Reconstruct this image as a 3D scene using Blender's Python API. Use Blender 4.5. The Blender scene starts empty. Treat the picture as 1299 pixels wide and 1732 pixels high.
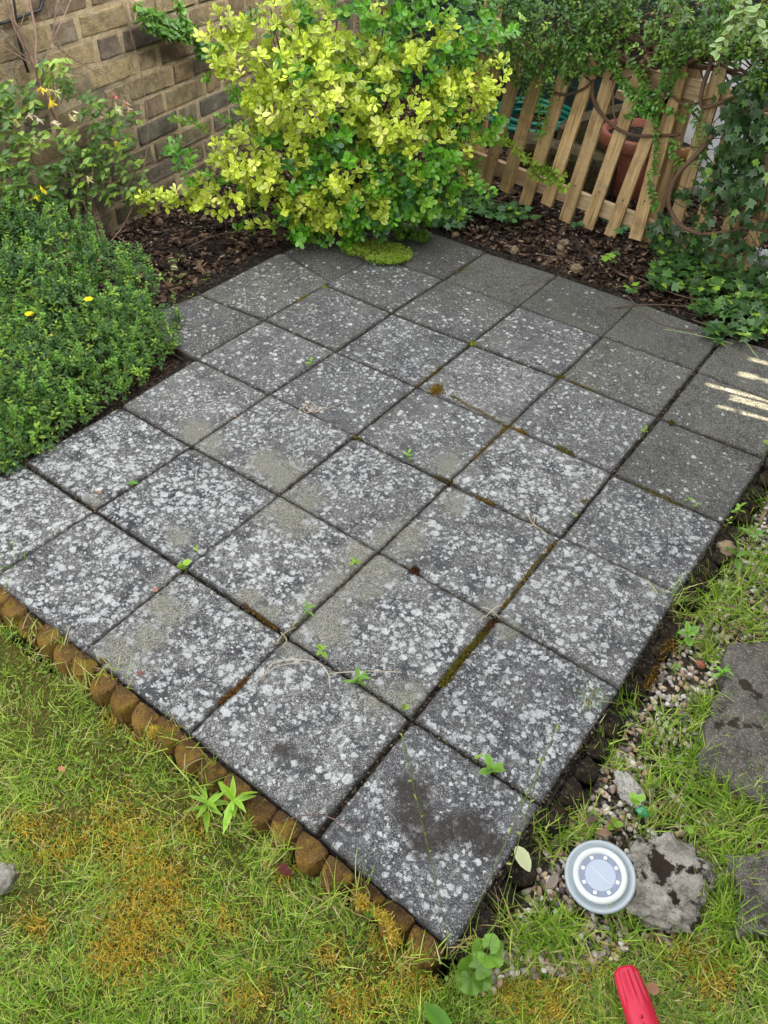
import bpy, bmesh, math, random
import numpy as np
from math import sin, cos, radians, pi, sqrt
from mathutils import Vector, Matrix, noise as mnoise
random.seed(7); rng = np.random.default_rng(7)
S = bpy.context.scene
COL = S.collection

# ------------------------------------------------------------------ camera
U = 0.30                                    # one paving slab is 0.30 m
F_, PITCH, ROLL, CH, CX, CY, PHI = 1352.965, .767025, .0530839, 4.48414, -3.630227, 4.225296, -.594399
CAMX = (-CX*cos(PHI) - CY*sin(PHI))*U
CAMY = (CX*sin(PHI) - CY*cos(PHI))*U
CAM = np.array([CAMX, CAMY, CH*U])
HD = np.array([sin(PHI), cos(PHI), 0.])     # heading over the ground
RT = np.array([cos(PHI), -sin(PHI), 0.])
FW = HD*cos(PITCH) + np.array([0, 0, -sin(PITCH)])
UP = HD*sin(PITCH) + np.array([0, 0, cos(PITCH)])
IR = RT*cos(ROLL) + UP*sin(ROLL)            # image right, image up
IU = -RT*sin(ROLL) + UP*cos(ROLL)
cam = bpy.data.cameras.new('camera'); camo = bpy.data.objects.new('camera', cam); COL.objects.link(camo)
cam.sensor_fit = 'VERTICAL'; cam.sensor_height = 24; cam.lens = F_/1732*24
cam.clip_start = .02; cam.clip_end = 200
M = Matrix(((IR[0], IU[0], -FW[0], CAM[0]), (IR[1], IU[1], -FW[1], CAM[1]), (IR[2], IU[2], -FW[2], CAM[2]), (0, 0, 0, 1)))
camo.matrix_world = M
S.camera = camo

# ------------------------------------------------------------------ sky, sun, exposure
SUN_AZ, SUN_EL = radians(11), radians(31)   # azimuth from +X towards +Y
w = bpy.data.worlds.new('World'); S.world = w; w.use_nodes = True
nt = w.node_tree; bg = nt.nodes['Background']
sky = nt.nodes.new('ShaderNodeTexSky'); sky.sky_type = 'NISHITA'; sky.sun_disc = False
sky.sun_elevation = SUN_EL; sky.sun_rotation = pi/2 - SUN_AZ
sky.air_density = 1.0; sky.dust_density = 5.0; sky.ozone_density = .4
hs = nt.nodes.new('ShaderNodeHueSaturation'); hs.inputs['Saturation'].default_value = .10
nt.links.new(sky.outputs[0], hs.inputs['Color']); nt.links.new(hs.outputs[0], bg.inputs[0]); bg.inputs[1].default_value = .15
sl = bpy.data.lights.new('sun', 'SUN'); sl.energy = 4.8; sl.angle = radians(.5); sl.color = (1, .87, .62)
so = bpy.data.objects.new('sun', sl); COL.objects.link(so)
sd = Vector((cos(SUN_AZ)*cos(SUN_EL), sin(SUN_AZ)*cos(SUN_EL), sin(SUN_EL)))
so.rotation_euler = sd.to_track_quat('Z', 'Y').to_euler()
S.view_settings.view_transform = 'Standard'; S.view_settings.look = 'None'
S.view_settings.exposure = 3.1; S.view_settings.gamma = 1
S.cycles.max_bounces = 6; S.cycles.transparent_max_bounces = 6

# ------------------------------------------------------------------ picture point -> place
def rayd(px, py):
    d = FW + IR*((px-649.5)/F_) - IU*((py-866)/F_)
    return d
def G(px, py, z=0.):                        # on a level plane
    d = rayd(px, py); return CAM + d*((z-CAM[2])/d[2])
def V(px, py, dist):                        # at a distance over the ground
    d = rayd(px, py); return CAM + d*(dist/(d@HD))
def PL(px, py, p0, n):                      # on any plane
    d = rayd(px, py); return CAM + d*(((p0-CAM)@n)/(d@n))
def proj(p):
    q = np.asarray(p)-CAM; f = q@FW
    return 649.5+F_*(q@IR)/f, 866-F_*(q@IU)/f
FENCE_Y = 8.5*U
def FN(px, py, off=0.): return PL(px, py, np.array([0, FENCE_Y-off, 0]), np.array([0, 1., 0]))
WB = G(190, 388, -.02)                      # foot of the brick wall
WD = np.array([-.1511, .9885, 0.]); WN = np.array([.9885, .1511, 0.])
def WL(px, py, off=0.): return PL(px, py, WB+WN*off, WN)
def nrm(v):
    v = np.asarray(v, float); return v/(np.linalg.norm(v, axis=-1, keepdims=True)+1e-9)

# ------------------------------------------------------------------ node helper
class NT:
    def __init__(s, name):
        s.m = bpy.data.materials.new(name); s.m.use_nodes = True; s.t = s.m.node_tree
        s.b = s.t.nodes['Principled BSDF']; s.out = s.t.nodes['Material Output']
    def put(s, sock, v):
        if v is None: return
        if hasattr(v, 'is_linked'): s.t.links.new(v, sock)
        elif isinstance(v, (tuple, list)) and len(v) == 3 and sock.type == 'RGBA': sock.default_value = (*v, 1)
        else: sock.default_value = v
    def n(s, ty, **k): 
        n = s.t.nodes.new('ShaderNode'+ty)
        for a, b in k.items(): setattr(n, a, b)
        return n
    def pos(s, obj_random=True):
        g = s.n('NewGeometry')
        if not obj_random: return g.outputs['Position']
        r = s.n('ObjectInfo'); v = s.n('VectorMath', operation='MULTIPLY_ADD')
        s.put(v.inputs[0], r.outputs['Random']); v.inputs[1].default_value = (37., 53., 71.); s.put(v.inputs[2], g.outputs['Position'])
        return v.outputs[0]
    def attr(s, name='Col', out='Color'): return s.n('Attribute', attribute_name=name).outputs[out]
    def noise(s, vec, scale, detail=4, rough=.55, out=0, dist=0):
        n = s.n('TexNoise'); s.put(n.inputs['Vector'], vec); n.inputs['Scale'].default_value = scale
        n.inputs['Detail'].default_value = detail; n.inputs['Roughness'].default_value = rough; n.inputs['Distortion'].default_value = dist
        return n.outputs[out]
    def vor(s, vec, scale, out='Distance', feature='F1', rnd=1.):
        n = s.n('TexVoronoi', feature=feature); s.put(n.inputs['Vector'], vec); n.inputs['Scale'].default_value = scale
        n.inputs['Randomness'].default_value = rnd; return n.outputs[out]
    def math(s, op, a, b=None, c=None, clamp=False):
        n = s.n('Math', operation=op, use_clamp=clamp); s.put(n.inputs[0], a)
        if b is not None: s.put(n.inputs[1], b)
        if c is not None: s.put(n.inputs[2], c)
        return n.outputs[0]
    def step(s, v, lo, hi, a=0., b=1.):
        n = s.n('MapRange', interpolation_type='SMOOTHSTEP'); s.put(n.inputs[0], v)
        for i, x in enumerate((lo, hi, a, b)): s.put(n.inputs[i+1], x)
        return n.outputs[0]
    def mix(s, f, a, b, bt='MIX'):
        n = s.n('Mix', data_type='RGBA', blend_type=bt); s.put(n.inputs[0], f); s.put(n.inputs[6], a); s.put(n.inputs[7], b); return n.outputs[2]
    def sep(s, c):
        n = s.n('SeparateColor'); s.put(n.inputs[0], c); return n.outputs
    def vadd(s, a, b, k=1.):
        n = s.n('VectorMath', operation='MULTIPLY_ADD'); s.put(n.inputs[0], b); n.inputs[1].default_value = (k, k, k); s.put(n.inputs[2], a); return n.outputs[0]
    def scl(s, a, k):
        n = s.n('VectorMath', operation='MULTIPLY'); s.put(n.inputs[0], a); n.inputs[1].default_value = k; return n.outputs[0]
    def bump(s, h, dist=.002, strength=1., prev=None):
        n = s.n('Bump'); n.inputs['Strength'].default_value = strength; n.inputs['Distance'].default_value = dist
        s.put(n.inputs['Height'], h)
        if prev is not None: s.put(n.inputs['Normal'], prev)
        s.put(s.b.inputs['Normal'], n.outputs[0]); return n.outputs[0]
    def fin(s, col, rough=.85, spec=.3, metal=0.):
        s.put(s.b.inputs['Base Color'], col); s.put(s.b.inputs['Roughness'], rough)
        s.b.inputs['Specular IOR Level'].default_value = spec; s.b.inputs['Metallic'].default_value = metal
        return s.m

# ------------------------------------------------------------------ materials
def mat_slab():
    t = NT('weathered_concrete'); P = t.pos(); a = t.sep(t.attr('wear'))
    dens, bare, dirt = a[0], a[1], a[2]
    big = t.noise(P, 9, 3); mid = t.noise(P, 45, 6, .7); fine = t.noise(P, 420, 3, .7); grit = t.vor(P, 560, 'Color')
    base = t.mix(t.step(mid, .34, .66), (.022, .022, .025), (.098, .098, .101))
    base = t.mix(t.step(big, .35, .7), base, (.100, .100, .098))
    base = t.mix(t.step(fine, .50, .66), base, (.27, .275, .28))
    base = t.mix(t.math('MULTIPLY', t.step(fine, .46, .36), .85), base, (.022, .022, .026))
    g = t.sep(grit)
    base = t.mix(t.math('MULTIPLY', t.step(g[0], .84, .90), .8), base, (.36, .36, .35))
    base = t.mix(t.step(dens, .5, .1), base, t.mix(1., base, (.80, .79, .70), 'MULTIPLY'))
    orr = t.n('ObjectInfo').outputs['Random']; base = t.mix(1., base, t.mix(orr, (.84, .84, .85), (1.18, 1.17, 1.13)), 'MULTIPLY')
    # darker clean areas the lichen leaves free
    dk = t.noise(P, 17, 4, .6)
    base = t.mix(t.math('MULTIPLY', t.step(dk, .48, .60), t.math('MULTIPLY', dens, .8)), base, (.034, .035, .040))
    # greenish sandy bare zones
    sand = t.mix(t.step(fine, .42, .60), (.085, .083, .068), (.34, .335, .28))
    sand = t.mix(t.math('MULTIPLY', t.step(t.noise(P, 22, 3), .5, .75), .4), sand, (.17, .19, .09))
    bm = t.step(t.math('ADD', bare, t.math('MULTIPLY', t.math('SUBTRACT', t.noise(P, 30, 8, .8), .5), 2.2)), .30, 1.05)
    base = t.mix(t.math('MULTIPLY', bm, .9), base, sand)
    # lichen: three sizes of rosette, ragged edges
    Pd = t.vadd(P, t.noise(P, 130, 4, .7, out=1), .017)
    dloc = t.math('MULTIPLY', dens, t.step(t.noise(P, 13, 4, .65), .34, .62, .35, 1.35)); tot = None
    for sc, r0, r1, k in ((38, .20, .50, .86), (64, .26, .56, .86), (115, .26, .52, .70)):
        Pk = t.vadd(Pd, (0, 0, 0), 1.) if False else Pd
        d = t.vor(Pk, sc); c = t.sep(t.vor(Pk, sc, 'Color'))
        rad = t.math('MULTIPLY_ADD', c[1], r1-r0, r0)
        on = t.step(t.math('SUBTRACT', t.math('MULTIPLY', dloc, k), c[0]), -.02, .05)
        m = t.math('MULTIPLY', t.step(d, rad, t.math('SUBTRACT', rad, .13)), on)
        m = t.math('MULTIPLY', m, t.step(t.noise(P, 170, 4, .8), .36, .48))
        m = t.math('MULTIPLY', m, t.math('MULTIPLY_ADD', c[2], .4, .6))
        if sc == 38: m = t.math('MULTIPLY', m, t.step(dens, .5, .85))
        tot = m if tot is None else t.math('MAXIMUM', tot, m)
    crust = t.math('MULTIPLY', t.step(t.noise(P, 75, 8, .85), .54, .585), t.math('MULTIPLY', dloc, .8))
    tot = t.math('MAXIMUM', tot, crust)
    tot = t.math('MULTIPLY', tot, t.math('SUBTRACT', 1., bm, clamp=True))
    lc = t.mix(t.noise(P, 30, 3), (.42, .445, .45), (.74, .76, .75))
    col = t.mix(t.math('MULTIPLY', tot, .93), base, lc)
    dm = t.step(t.math('ADD', dirt, t.math('MULTIPLY', t.math('SUBTRACT', t.noise(P, 45, 8, .8), .5), 1.9)), .22, .8)
    dcol = t.mix(t.noise(P, 130, 4), (.014, .011, .009), (.055, .045, .038))
    col = t.mix(t.math('MULTIPLY', dm, .85), col, dcol)
    h = t.math('ADD', t.math('MULTIPLY', fine, 1.), t.math('MULTIPLY', tot, .35)); h = t.math('ADD', h, t.math('MULTIPLY', mid, .8))
    t.bump(h, .0022, .9)
    return t.fin(col, .88, .25)
def mat_attr(name, rough=.7, spec=.3, nsc=0., namt=.3, bsc=0., bd=.001, trans=0., warm=None):
    t = NT(name); c = t.attr(); P = t.pos()
    if nsc: 
        nn = t.noise(P, nsc, 5, .65)
        c = t.mix(1., c, t.mix(nn, (1-namt,)*3, (1+namt,)*3), 'MULTIPLY')
    if bsc: t.bump(t.noise(P, bsc, 5, .65), bd)
    if warm: c = t.mix(1., c, warm, 'MULTIPLY')
    m = t.fin(c, rough, spec)
    if trans:
        tr = t.n('BsdfTranslucent'); t.put(tr.inputs[0], t.mix(1., c, (1.25, 1.35, .55), 'MULTIPLY'))
        mx = t.n('MixShader'); mx.inputs[0].default_value = trans
        t.t.links.new(t.b.outputs[0], mx.inputs[1]); t.t.links.new(tr.outputs[0], mx.inputs[2]); t.t.links.new(mx.outputs[0], t.out.inputs[0])
    return m
def mat_soil(name, c0, c1, c2, sc=60):
    t = NT(name); P = t.pos(False)
    n1 = t.noise(P, sc, 8, .75); n2 = t.vor(P, sc*2.2, 'Color')
    c = t.mix(t.step(n1, .35, .65), c0, c1); c = t.mix(t.math('MULTIPLY', t.step(t.sep(n2)[0], .7, .9), .7), c, c2)
    t.bump(t.math('ADD', n1, t.vor(P, sc*2.2)), .012)
    return t.fin(c, .95, .15)
def mat_brick():
    t = NT('stock_brick'); P = t.pos(False); c = t.attr()
    n1 = t.noise(P, 28, 6, .7); n2 = t.noise(P, 160, 5, .7)
    c = t.mix(t.step(n1, .3, .7), t.mix(1., c, (.62, .60, .58), 'MULTIPLY'), t.mix(1., c, (1.25, 1.22, 1.1), 'MULTIPLY'))
    c = t.mix(t.math('MULTIPLY', t.step(n2, .55, .7), .45), c, (.40, .34, .22))
    c = t.mix(t.math('MULTIPLY', t.step(n2, .44, .3), .7), c, (.035, .03, .025))
    soot = t.step(t.noise(P, 6, 4, .7), .5, .72)
    c = t.mix(t.math('MULTIPLY', soot, .55), c, (.07, .065, .05))
    pit = t.step(t.vor(P, 150), .25, .05)
    c = t.mix(t.math('MULTIPLY', t.step(t.noise(P, 11, 5, .75), .54, .66), .55), c, (.36, .325, .24))
    t.bump(t.math('SUBTRACT', t.math('ADD', n1, n2), t.math('MULTIPLY', pit, .5)), .012)
    return t.fin(c, .92, .2)
def mat_mortar():
    t = NT('lime_mortar'); P = t.pos(False); n1 = t.noise(P, 40, 6, .7); n2 = t.noise(P, 220, 4, .7)
    c = t.mix(t.step(n1, .3, .7), (.34, .265, .155), (.56, .45, .29)); c = t.mix(t.step(t.noise(P, 5, 3), .45, .7), c, (.17, .15, .11))
    t.bump(t.math('ADD', n1, n2), .008); return t.fin(c, .95, .15)
def mat_wood(name, a, b, dark, stretch=(60, 60, 3), lich=0.):
    t = NT(name); oc = t.n('TexCoord').outputs['Object']; r = t.n('ObjectInfo').outputs['Random']
    v = t.n('VectorMath', operation='MULTIPLY_ADD'); t.put(v.inputs[0], oc); v.inputs[1].default_value = stretch
    rr = t.n('VectorMath', operation='MULTIPLY'); t.put(rr.inputs[0], r); rr.inputs[1].default_value = (91, 57, 33); t.put(v.inputs[2], rr.outputs[0])
    g = t.noise(v.outputs[0], 1.6, 6, .7, dist=.6); P = t.pos(); n2 = t.noise(P, 12, 4)
    c = t.mix(t.step(g, .36, .64), a, b); c = t.mix(t.step(g, .42, .30), c, dark)
    c = t.mix(t.math('MULTIPLY', t.step(n2, .5, .72), .45), c, dark)
    if lich: c = t.mix(t.math('MULTIPLY', t.step(t.noise(P, 30, 6, .75), .56, .66), lich), c, (.22, .24, .16))
    c = t.mix(1., c, t.mix(r, (.8, .8, .8), (1.15, 1.12, 1.05)), 'MULTIPLY')
    t.bump(g, .003); return t.fin(c, .85, .2)
def mat_plain(name, c, rough=.5, spec=.4, nsc=30, namt=.25, metal=0., bd=.0, dirt=None):
    t = NT(name); P = t.pos(); n1 = t.noise(P, nsc, 5, .65)
    cc = t.mix(1., c, t.mix(n1, (1-namt,)*3, (1+namt,)*3), 'MULTIPLY')
    if dirt: cc = t.mix(t.math('MULTIPLY', t.step(t.noise(P, nsc*1.7, 5, .7), .52, .7), .6), cc, dirt)
    if bd: t.bump(n1, bd)
    return t.fin(cc, rough, spec, metal)
def mat_log(name='mossy_log_end', mamt=.72, rc=.16):
    t = NT(name); oc = t.n('TexCoord').outputs['Object']; P = t.pos(); c = t.attr()
    sx = t.scl(oc, (1, 1, 0)); w_ = t.n('TexWave', wave_type='RINGS', rings_direction='Z'); t.put(w_.inputs[0], t.vadd(sx, t.noise(P, 22, 3, out=1), .02)); w_.inputs['Scale'].default_value = 62; w_.inputs['Distortion'].default_value = 3.5; w_.inputs['Detail'].default_value = 4
    n1 = t.noise(P, 34, 6, .7); n2 = t.noise(P, 200, 4, .7)
    k = t.mix(w_.outputs[1], (1-rc,)*3, (1+rc,)*3); k = t.mix(1., k, t.mix(t.step(t.noise(P, 9, 3), .35, .65), (.55, .52, .5), (1.35, 1.3, 1.2)), 'MULTIPLY')
    col = t.mix(1., c, k, 'MULTIPLY')
    moss = t.mix(n2, (.10, .055, .006), (.40, .26, .04)); n3 = t.noise(t.scl(oc, (1, 1, .15)), 160, 5, .7)
    col = t.mix(t.math('MULTIPLY', t.step(n3, .56, .66), .7), col, (.016, .011, .008)); col = t.mix(t.math('MULTIPLY', t.step(n3, .46, .36), .35), col, (.26, .21, .15))
    col = t.mix(t.math('MULTIPLY', t.step(n1, .49, .60), mamt), col, moss)
    col = t.mix(t.math('MULTIPLY', t.step(n2, .42, .3), .6), col, (.02, .015, .01))
    t.bump(t.math('ADD', n1, t.math('ADD', n2, n3)), .006); return t.fin(col, .92, .15)
def mat_rock(name, a, b, moss=.0, mosscol=(.03, .018, .008), thr=.56):
    t = NT(name); P = t.pos(False); n1 = t.noise(P, 28, 7, .7); n2 = t.noise(P, 260, 4, .7)
    c = t.mix(t.step(n1, .35, .65), a, b); c = t.mix(t.math('MULTIPLY', t.step(n2, .52, .68), .6), c, (.5, .48, .43)); c = t.mix(t.math('MULTIPLY', t.step(n2, .45, .32), .7), c, (.04, .035, .03))
    if moss: c = t.mix(t.math('MULTIPLY', t.step(t.noise(P, 17, 5, .6), thr, thr+.05), moss), c, mosscol)
    t.bump(t.math('ADD', n1, n2), .005); return t.fin(c, .9, .2)

MT = dict(
 slab=mat_slab(),
 soil=mat_soil('dark_soil', (.012, .010, .008), (.045, .034, .026), (.10, .08, .06)),
 bed=mat_soil('bark_mulch_soil', (.018, .012, .009), (.075, .050, .036), (.16, .12, .09)),
 turf=mat_soil('mossy_turf', (.07, .075, .014), (.16, .15, .03), (.22, .18, .06), 90),
 grit=mat_soil('gritty_soil', (.05, .042, .03), (.14, .12, .09), (.30, .26, .20), 110),
 chip=mat_attr('bark_chip', .9, .2, 60, .35, 90, .002),
 pebble=mat_attr('pebble_stone', .7, .3, 120, .3, 100, .001),
 leaf=mat_attr('leaf', .42, .45, 25, .12, 60, .0006, .28, warm=(1.35, 1.08, .72)),
 glossy=mat_attr('glossy_leaf', .30, .5, 25, .12, 60, .0006, .22, warm=(1.28, 1.10, .70)),
 ivy=mat_attr('ivy_leaf', .36, .5, 40, .2, 90, .0008, .12, warm=(1.2, 1.05, .8)),
 grass=mat_attr('grass_blade', .55, .3, 0, 0, 0, 0, .35, warm=(1.12, 1.08, .85)),
 moss=mat_attr('moss', .95, .1, 0, 0, 0, 0, .2),
 petal=mat_attr('petal', .6, .2, 0, 0, 0, 0, .3),
 stem=mat_attr('woody_stem', .85, .2, 70, .45, 90, .002),
 brick=mat_brick(), mortar=mat_mortar(), log=mat_log(), darklog=mat_log('dark_log_end', .10, .15),
 picket=mat_wood('weathered_softwood', (.45, .30, .135), (.70, .50, .27), (.12, .07, .03), lich=.6),
 rail=mat_wood('softwood_rail', (.46, .33, .19), (.62, .48, .30), (.17, .11, .05), (3, 60, 60), lich=.4),
 board=mat_wood('grey_board', (.10, .09, .075), (.16, .14, .11), (.04, .035, .03)),
 shed=mat_plain('dark_green_paint', (.020, .034, .032), .6, .3, 8, .4, bd=.002),
 hose=mat_plain('green_hose_rubber', (.006, .13, .085), .38, .5, 60, .2),
 terra=mat_plain('terracotta', (.27, .09, .055), .8, .3, 14, .35, dirt=(.30, .22, .17)),
 ochre=mat_plain('ochre_lit_side', (.30, .15, .045), .55, .4, 14, .35, dirt=(.2, .12, .05)),  # lit side of the terracotta pot put into an ochre colour
 oldwood=mat_rock('rotting_wood', (.035, .028, .014), (.10, .075, .03), .6, (.06, .065, .012), .52),
 white=mat_plain('white_sheet', (.62, .64, .66), .4, .5, 10, .15, dirt=(.40, .40, .36)),
 rock=mat_rock('mossy_stone', (.20, .185, .16), (.44, .41, .36), .97, (.024, .013, .008), .53),
 slabby=mat_rock('coarse_concrete', (.075, .068, .058), (.17, .155, .135), .9, (.028, .020, .010), .585),
 bedstone=mat_rock('tan_stone', (.20, .14, .08), (.36, .27, .17)),
 pale=mat_rock('pale_stone', (.38, .36, .32), (.6, .58, .53)),
 lampgrey=mat_plain('grey_plastic_steel', (.32, .37, .40), .34, .6, 25, .15, dirt=(.36, .38, .34)),
 lampwhite=mat_plain('white_plastic', (.54, .57, .56), .4, .5, 30, .08),
 lampdark=mat_plain('dark_plastic', (.10, .12, .13), .4, .5, 30, .2),
 lens=mat_plain('pale_blue_lens', (.33, .38, .47), .13, .7, 30, .1),
 lensring=mat_plain('slate_blue_ring', (.17, .205, .28), .2, .6, 200, .25),
 led=mat_plain('led_chip', (.6, .62, .58), .3, .6, 40, .05),
 red=mat_plain('red_rubber', (.50, .012, .045), .45, .4, 40, .2, bd=.0006, dirt=(.36, .02, .03)),
 steel=mat_plain('dull_steel', (.35, .35, .35), .4, .5, 40, .2, metal=.9),
 cable=mat_plain('black_cable', (.012, .013, .015), .5, .4, 40, .2),
 glass=mat_plain('green_glass', (.05, .30, .14), .1, .8, 40, .3),
)

# ------------------------------------------------------------------ mesh helpers
class MB:
    def __init__(s): s.v = []; s.f = []; s.c = []; s.n = 0
    def add(s, v, f, c):
        v = np.asarray(v, float).reshape(-1, 3); c = np.asarray(c, float)
        if c.ndim == 1: c = np.tile(c, (len(v), 1))
        s.v.append(v); s.c.append(c); s.f += [tuple(int(i)+s.n for i in q) for q in f]; s.n += len(v)
    def tube(s, pts, rad, col, k=6, cap=True):
        pts = np.asarray(pts, float); n = len(pts); rad = np.broadcast_to(rad, (n,)); vs = []; fs = []
        tan = nrm(np.gradient(pts, axis=0)); a = np.array([0, 0, 1.]) if abs(tan[0][2]) < .9 else np.array([1., 0, 0])
        for i in range(n):
            x = nrm(np.cross(tan[i], a)); y = np.cross(tan[i], x); a = -y if False else a
            for q in range(k): vs.append(pts[i]+rad[i]*(x*cos(2*pi*q/k)+y*sin(2*pi*q/k)))
        for i in range(n-1):
            for q in range(k): fs.append((i*k+q, i*k+(q+1) % k, (i+1)*k+(q+1) % k, (i+1)*k+q))
        if cap: fs.append(tuple(range(k))[::-1]); fs.append(tuple((n-1)*k+q for q in range(k)))
        s.add(vs, fs, col)
    def box(s, c, sx, sy, sz, col, ax=None, jit=0.):
        ax = np.eye(3) if ax is None else np.asarray(ax)
        vs = []
        for k in range(8):
            l = np.array([(k & 1)-.5, ((k >> 1) & 1)-.5, ((k >> 2) & 1)-.5])*(sx, sy, sz)+rng.normal(0, 1, 3)*jit
            vs.append(np.asarray(c)+l@ax)
        s.add(vs, [(0, 2, 3, 1), (4, 5, 7, 6), (0, 1, 5, 4), (2, 6, 7, 3), (0, 4, 6, 2), (1, 3, 7, 5)], col)
    def lathe(s, prof, c, ax, col, k=48, closed=True):
        ax = np.asarray(ax); vs = []; fs = []; n = len(prof)
        for r, z in prof:
            for q in range(k): vs.append(np.asarray(c)+np.array([r*cos(2*pi*q/k), r*sin(2*pi*q/k), z])@ax)
        for i in range(n-1):
            for q in range(k): fs.append((i*k+q, i*k+(q+1) % k, (i+1)*k+(q+1) % k, (i+1)*k+q))
        if closed: fs.append(tuple(range(k))[::-1]); fs.append(tuple((n-1)*k+q for q in range(k)))
        s.add(vs, fs, col)
    def build(s, name, m, parent=None, smooth=True, origin=None):
        v = np.concatenate(s.v); c = np.concatenate(s.c)
        return link(name, v, s.f, c, m, parent, smooth, origin)
def link(name, v, f, c, m, parent=None, smooth=True, origin=None):
    v = np.asarray(v, float); org = np.zeros(3) if origin is None else np.asarray(origin, float)
    me = bpy.data.meshes.new(name)
    if isinstance(f, np.ndarray):
        nv, nf, k = len(v), len(f), f.shape[1]
        me.vertices.add(nv); me.vertices.foreach_set('co', (v-org).astype(np.float32).ravel())
        me.loops.add(nf*k); me.loops.foreach_set('vertex_index', f.astype(np.int32).ravel())
        me.polygons.add(nf); me.polygons.foreach_set('loop_start', np.arange(0, nf*k, k, dtype=np.int32))
        me.update(calc_edges=True)
    else: me.from_pydata((v-org).tolist(), [], f); me.update()
    if c is not None:
        a = me.color_attributes.new('Col', 'FLOAT_COLOR', 'POINT')
        cc = np.ones((len(v), 4), np.float32); cc[:, :3] = np.clip(c, 0, 1); a.data.foreach_set('color', cc.ravel())
    if smooth: me.polygons.foreach_set('use_smooth', np.ones(len(me.polygons), bool))
    me.materials.append(m); o = bpy.data.objects.new(name, me); COL.objects.link(o)
    if parent is not None:
        o.parent = parent; o.location = org - np.array(parent.location)
    else: o.location = org
    return o
def tag(o, label, cat, group=None, kind=None):
    if label: o['label'] = label
    if cat: o['category'] = cat
    if group: o['group'] = group
    if kind: o['kind'] = kind
    return o
def root(name, loc, label, cat, group=None):
    o = bpy.data.objects.new(name, None); COL.objects.link(o); o.location = loc; o.empty_display_size = .02
    return tag(o, label, cat, group)

# leaf templates: verts, quads (degenerate-free), edge factor
def t_leaf(prof, fold=.18, curl=.15):
    n = len(prof); vs = []; t = []
    for i, (x, wd) in enumerate(prof):
        z = -curl*x*x
        vs += [(x, -wd, z+fold*wd), (x, 0, z-.0), (x, wd, z+fold*wd)]; t += [1, 0, 1]
    fs = []
    for i in range(n-1):
        a = i*3; fs += [(a, a+3, a+4, a+1), (a+1, a+4, a+5, a+2)]
    return np.array(vs, float), np.array(fs), np.array(t, float)
OBOV = t_leaf([(0, .02), (.3, .13), (.62, .27), (.88, .2), (1, .03)])
OVAL = t_leaf([(0, .02), (.25, .22), (.55, .28), (.82, .17), (1, .02)], .22, .2)
LANC = t_leaf([(0, .03), (.2, .10), (.45, .14), (.75, .085), (1, .01)], .25, .35)
SMALL = t_leaf([(0, .03), (.5, .27), (1, .03)], .3, .2)
ROUND = t_leaf([(0, .1), (.15, .34), (.5, .46), (.85, .33), (1, .08)], .12, .12)
def t_ivy():
    out = []
    for ang, r in ((-150, .30), (-110, .52), (-80, .34), (-50, .66), (-25, .42), (0, .95), (25, .42), (50, .66), (80, .34), (110, .52), (150, .30)):
        out.append((r*cos(radians(ang))+.25, r*sin(radians(ang)), -.12*r*r))
    vs = [(.25, 0, .03)]+out+[(0.0, 0, 0)]; n = len(out); fs = []
    for i in range(1, n-1, 2): fs.append((0, i, i+1, i+2))
    fs.append((0, n, n+1, 1))
    return np.array(vs, float), np.array(fs), np.array([0]+[1]*n+[.3], float)
IVY = t_ivy()
def t_scallop():
    out = []; n = 36
    for i in range(n):
        an = radians(-158+316*i/(n-1)); r = .50*(1+.10*abs(cos(an*2.6)))*(1+.09*abs(sin(an*9))); out.append((r*cos(an)+.42, r*sin(an), .07*cos(an*5.2)-.10*r))
    vs = [(.25, 0, -.02)]+out; fs = [(0, i, i+1, i+2) for i in range(1, n-1, 2)]+[(0, n-1, n, n)][:0]
    return np.array(vs, float), np.array(fs), np.array([0]+[1]*n, float)
SCAL = t_scallop()
def blade(seg=3):
    vs = []; fs = []
    for i in range(seg+1):
        x = i/seg; wd = .5*(1-x**1.6*.92); vs += [(x, -wd, 0), (x, wd, 0)]
    for i in range(seg): fs.append((2*i, 2*i+2, 2*i+3, 2*i+1))
    return np.array(vs, float), np.array(fs), np.repeat(np.linspace(0, 1, seg+1), 2)
BL = blade()
def frames(d, n):
    d = nrm(d); n = n-(n*d).sum(1, keepdims=True)*d; n = nrm(n); y = np.cross(n, d)
    return np.stack([d, y, n], 1)              # rows are the axes
def inst(T, pos, d, n, scale, c0, c1, curl=None):
    tv, tf, tt = T; N = len(pos); R = frames(np.asarray(d, float), np.asarray(n, float))
    L = np.tile(tv, (N, 1, 1)); sc = np.asarray(scale, float)
    if sc.ndim == 1: L = L*sc[:, None, None]
    else: L = L*sc[:, None, :]
    if curl is not None: L[:, :, 2] += -(curl*(sc if sc.ndim == 1 else sc[:, 0]))[:, None]*(tv[:, 0]**2)[None]
    v = np.einsum('nij,njk->nik', L, R)+np.asarray(pos)[:, None, :]
    f = tf[None]+(np.arange(N)*len(tv))[:, None, None]
    c = c0[:, None, :]*(1-tt)[None, :, None]+c1[:, None, :]*tt[None, :, None]
    return v.reshape(-1, 3), f.reshape(-1, tf.shape[1]), c.reshape(-1, 3)
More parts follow.
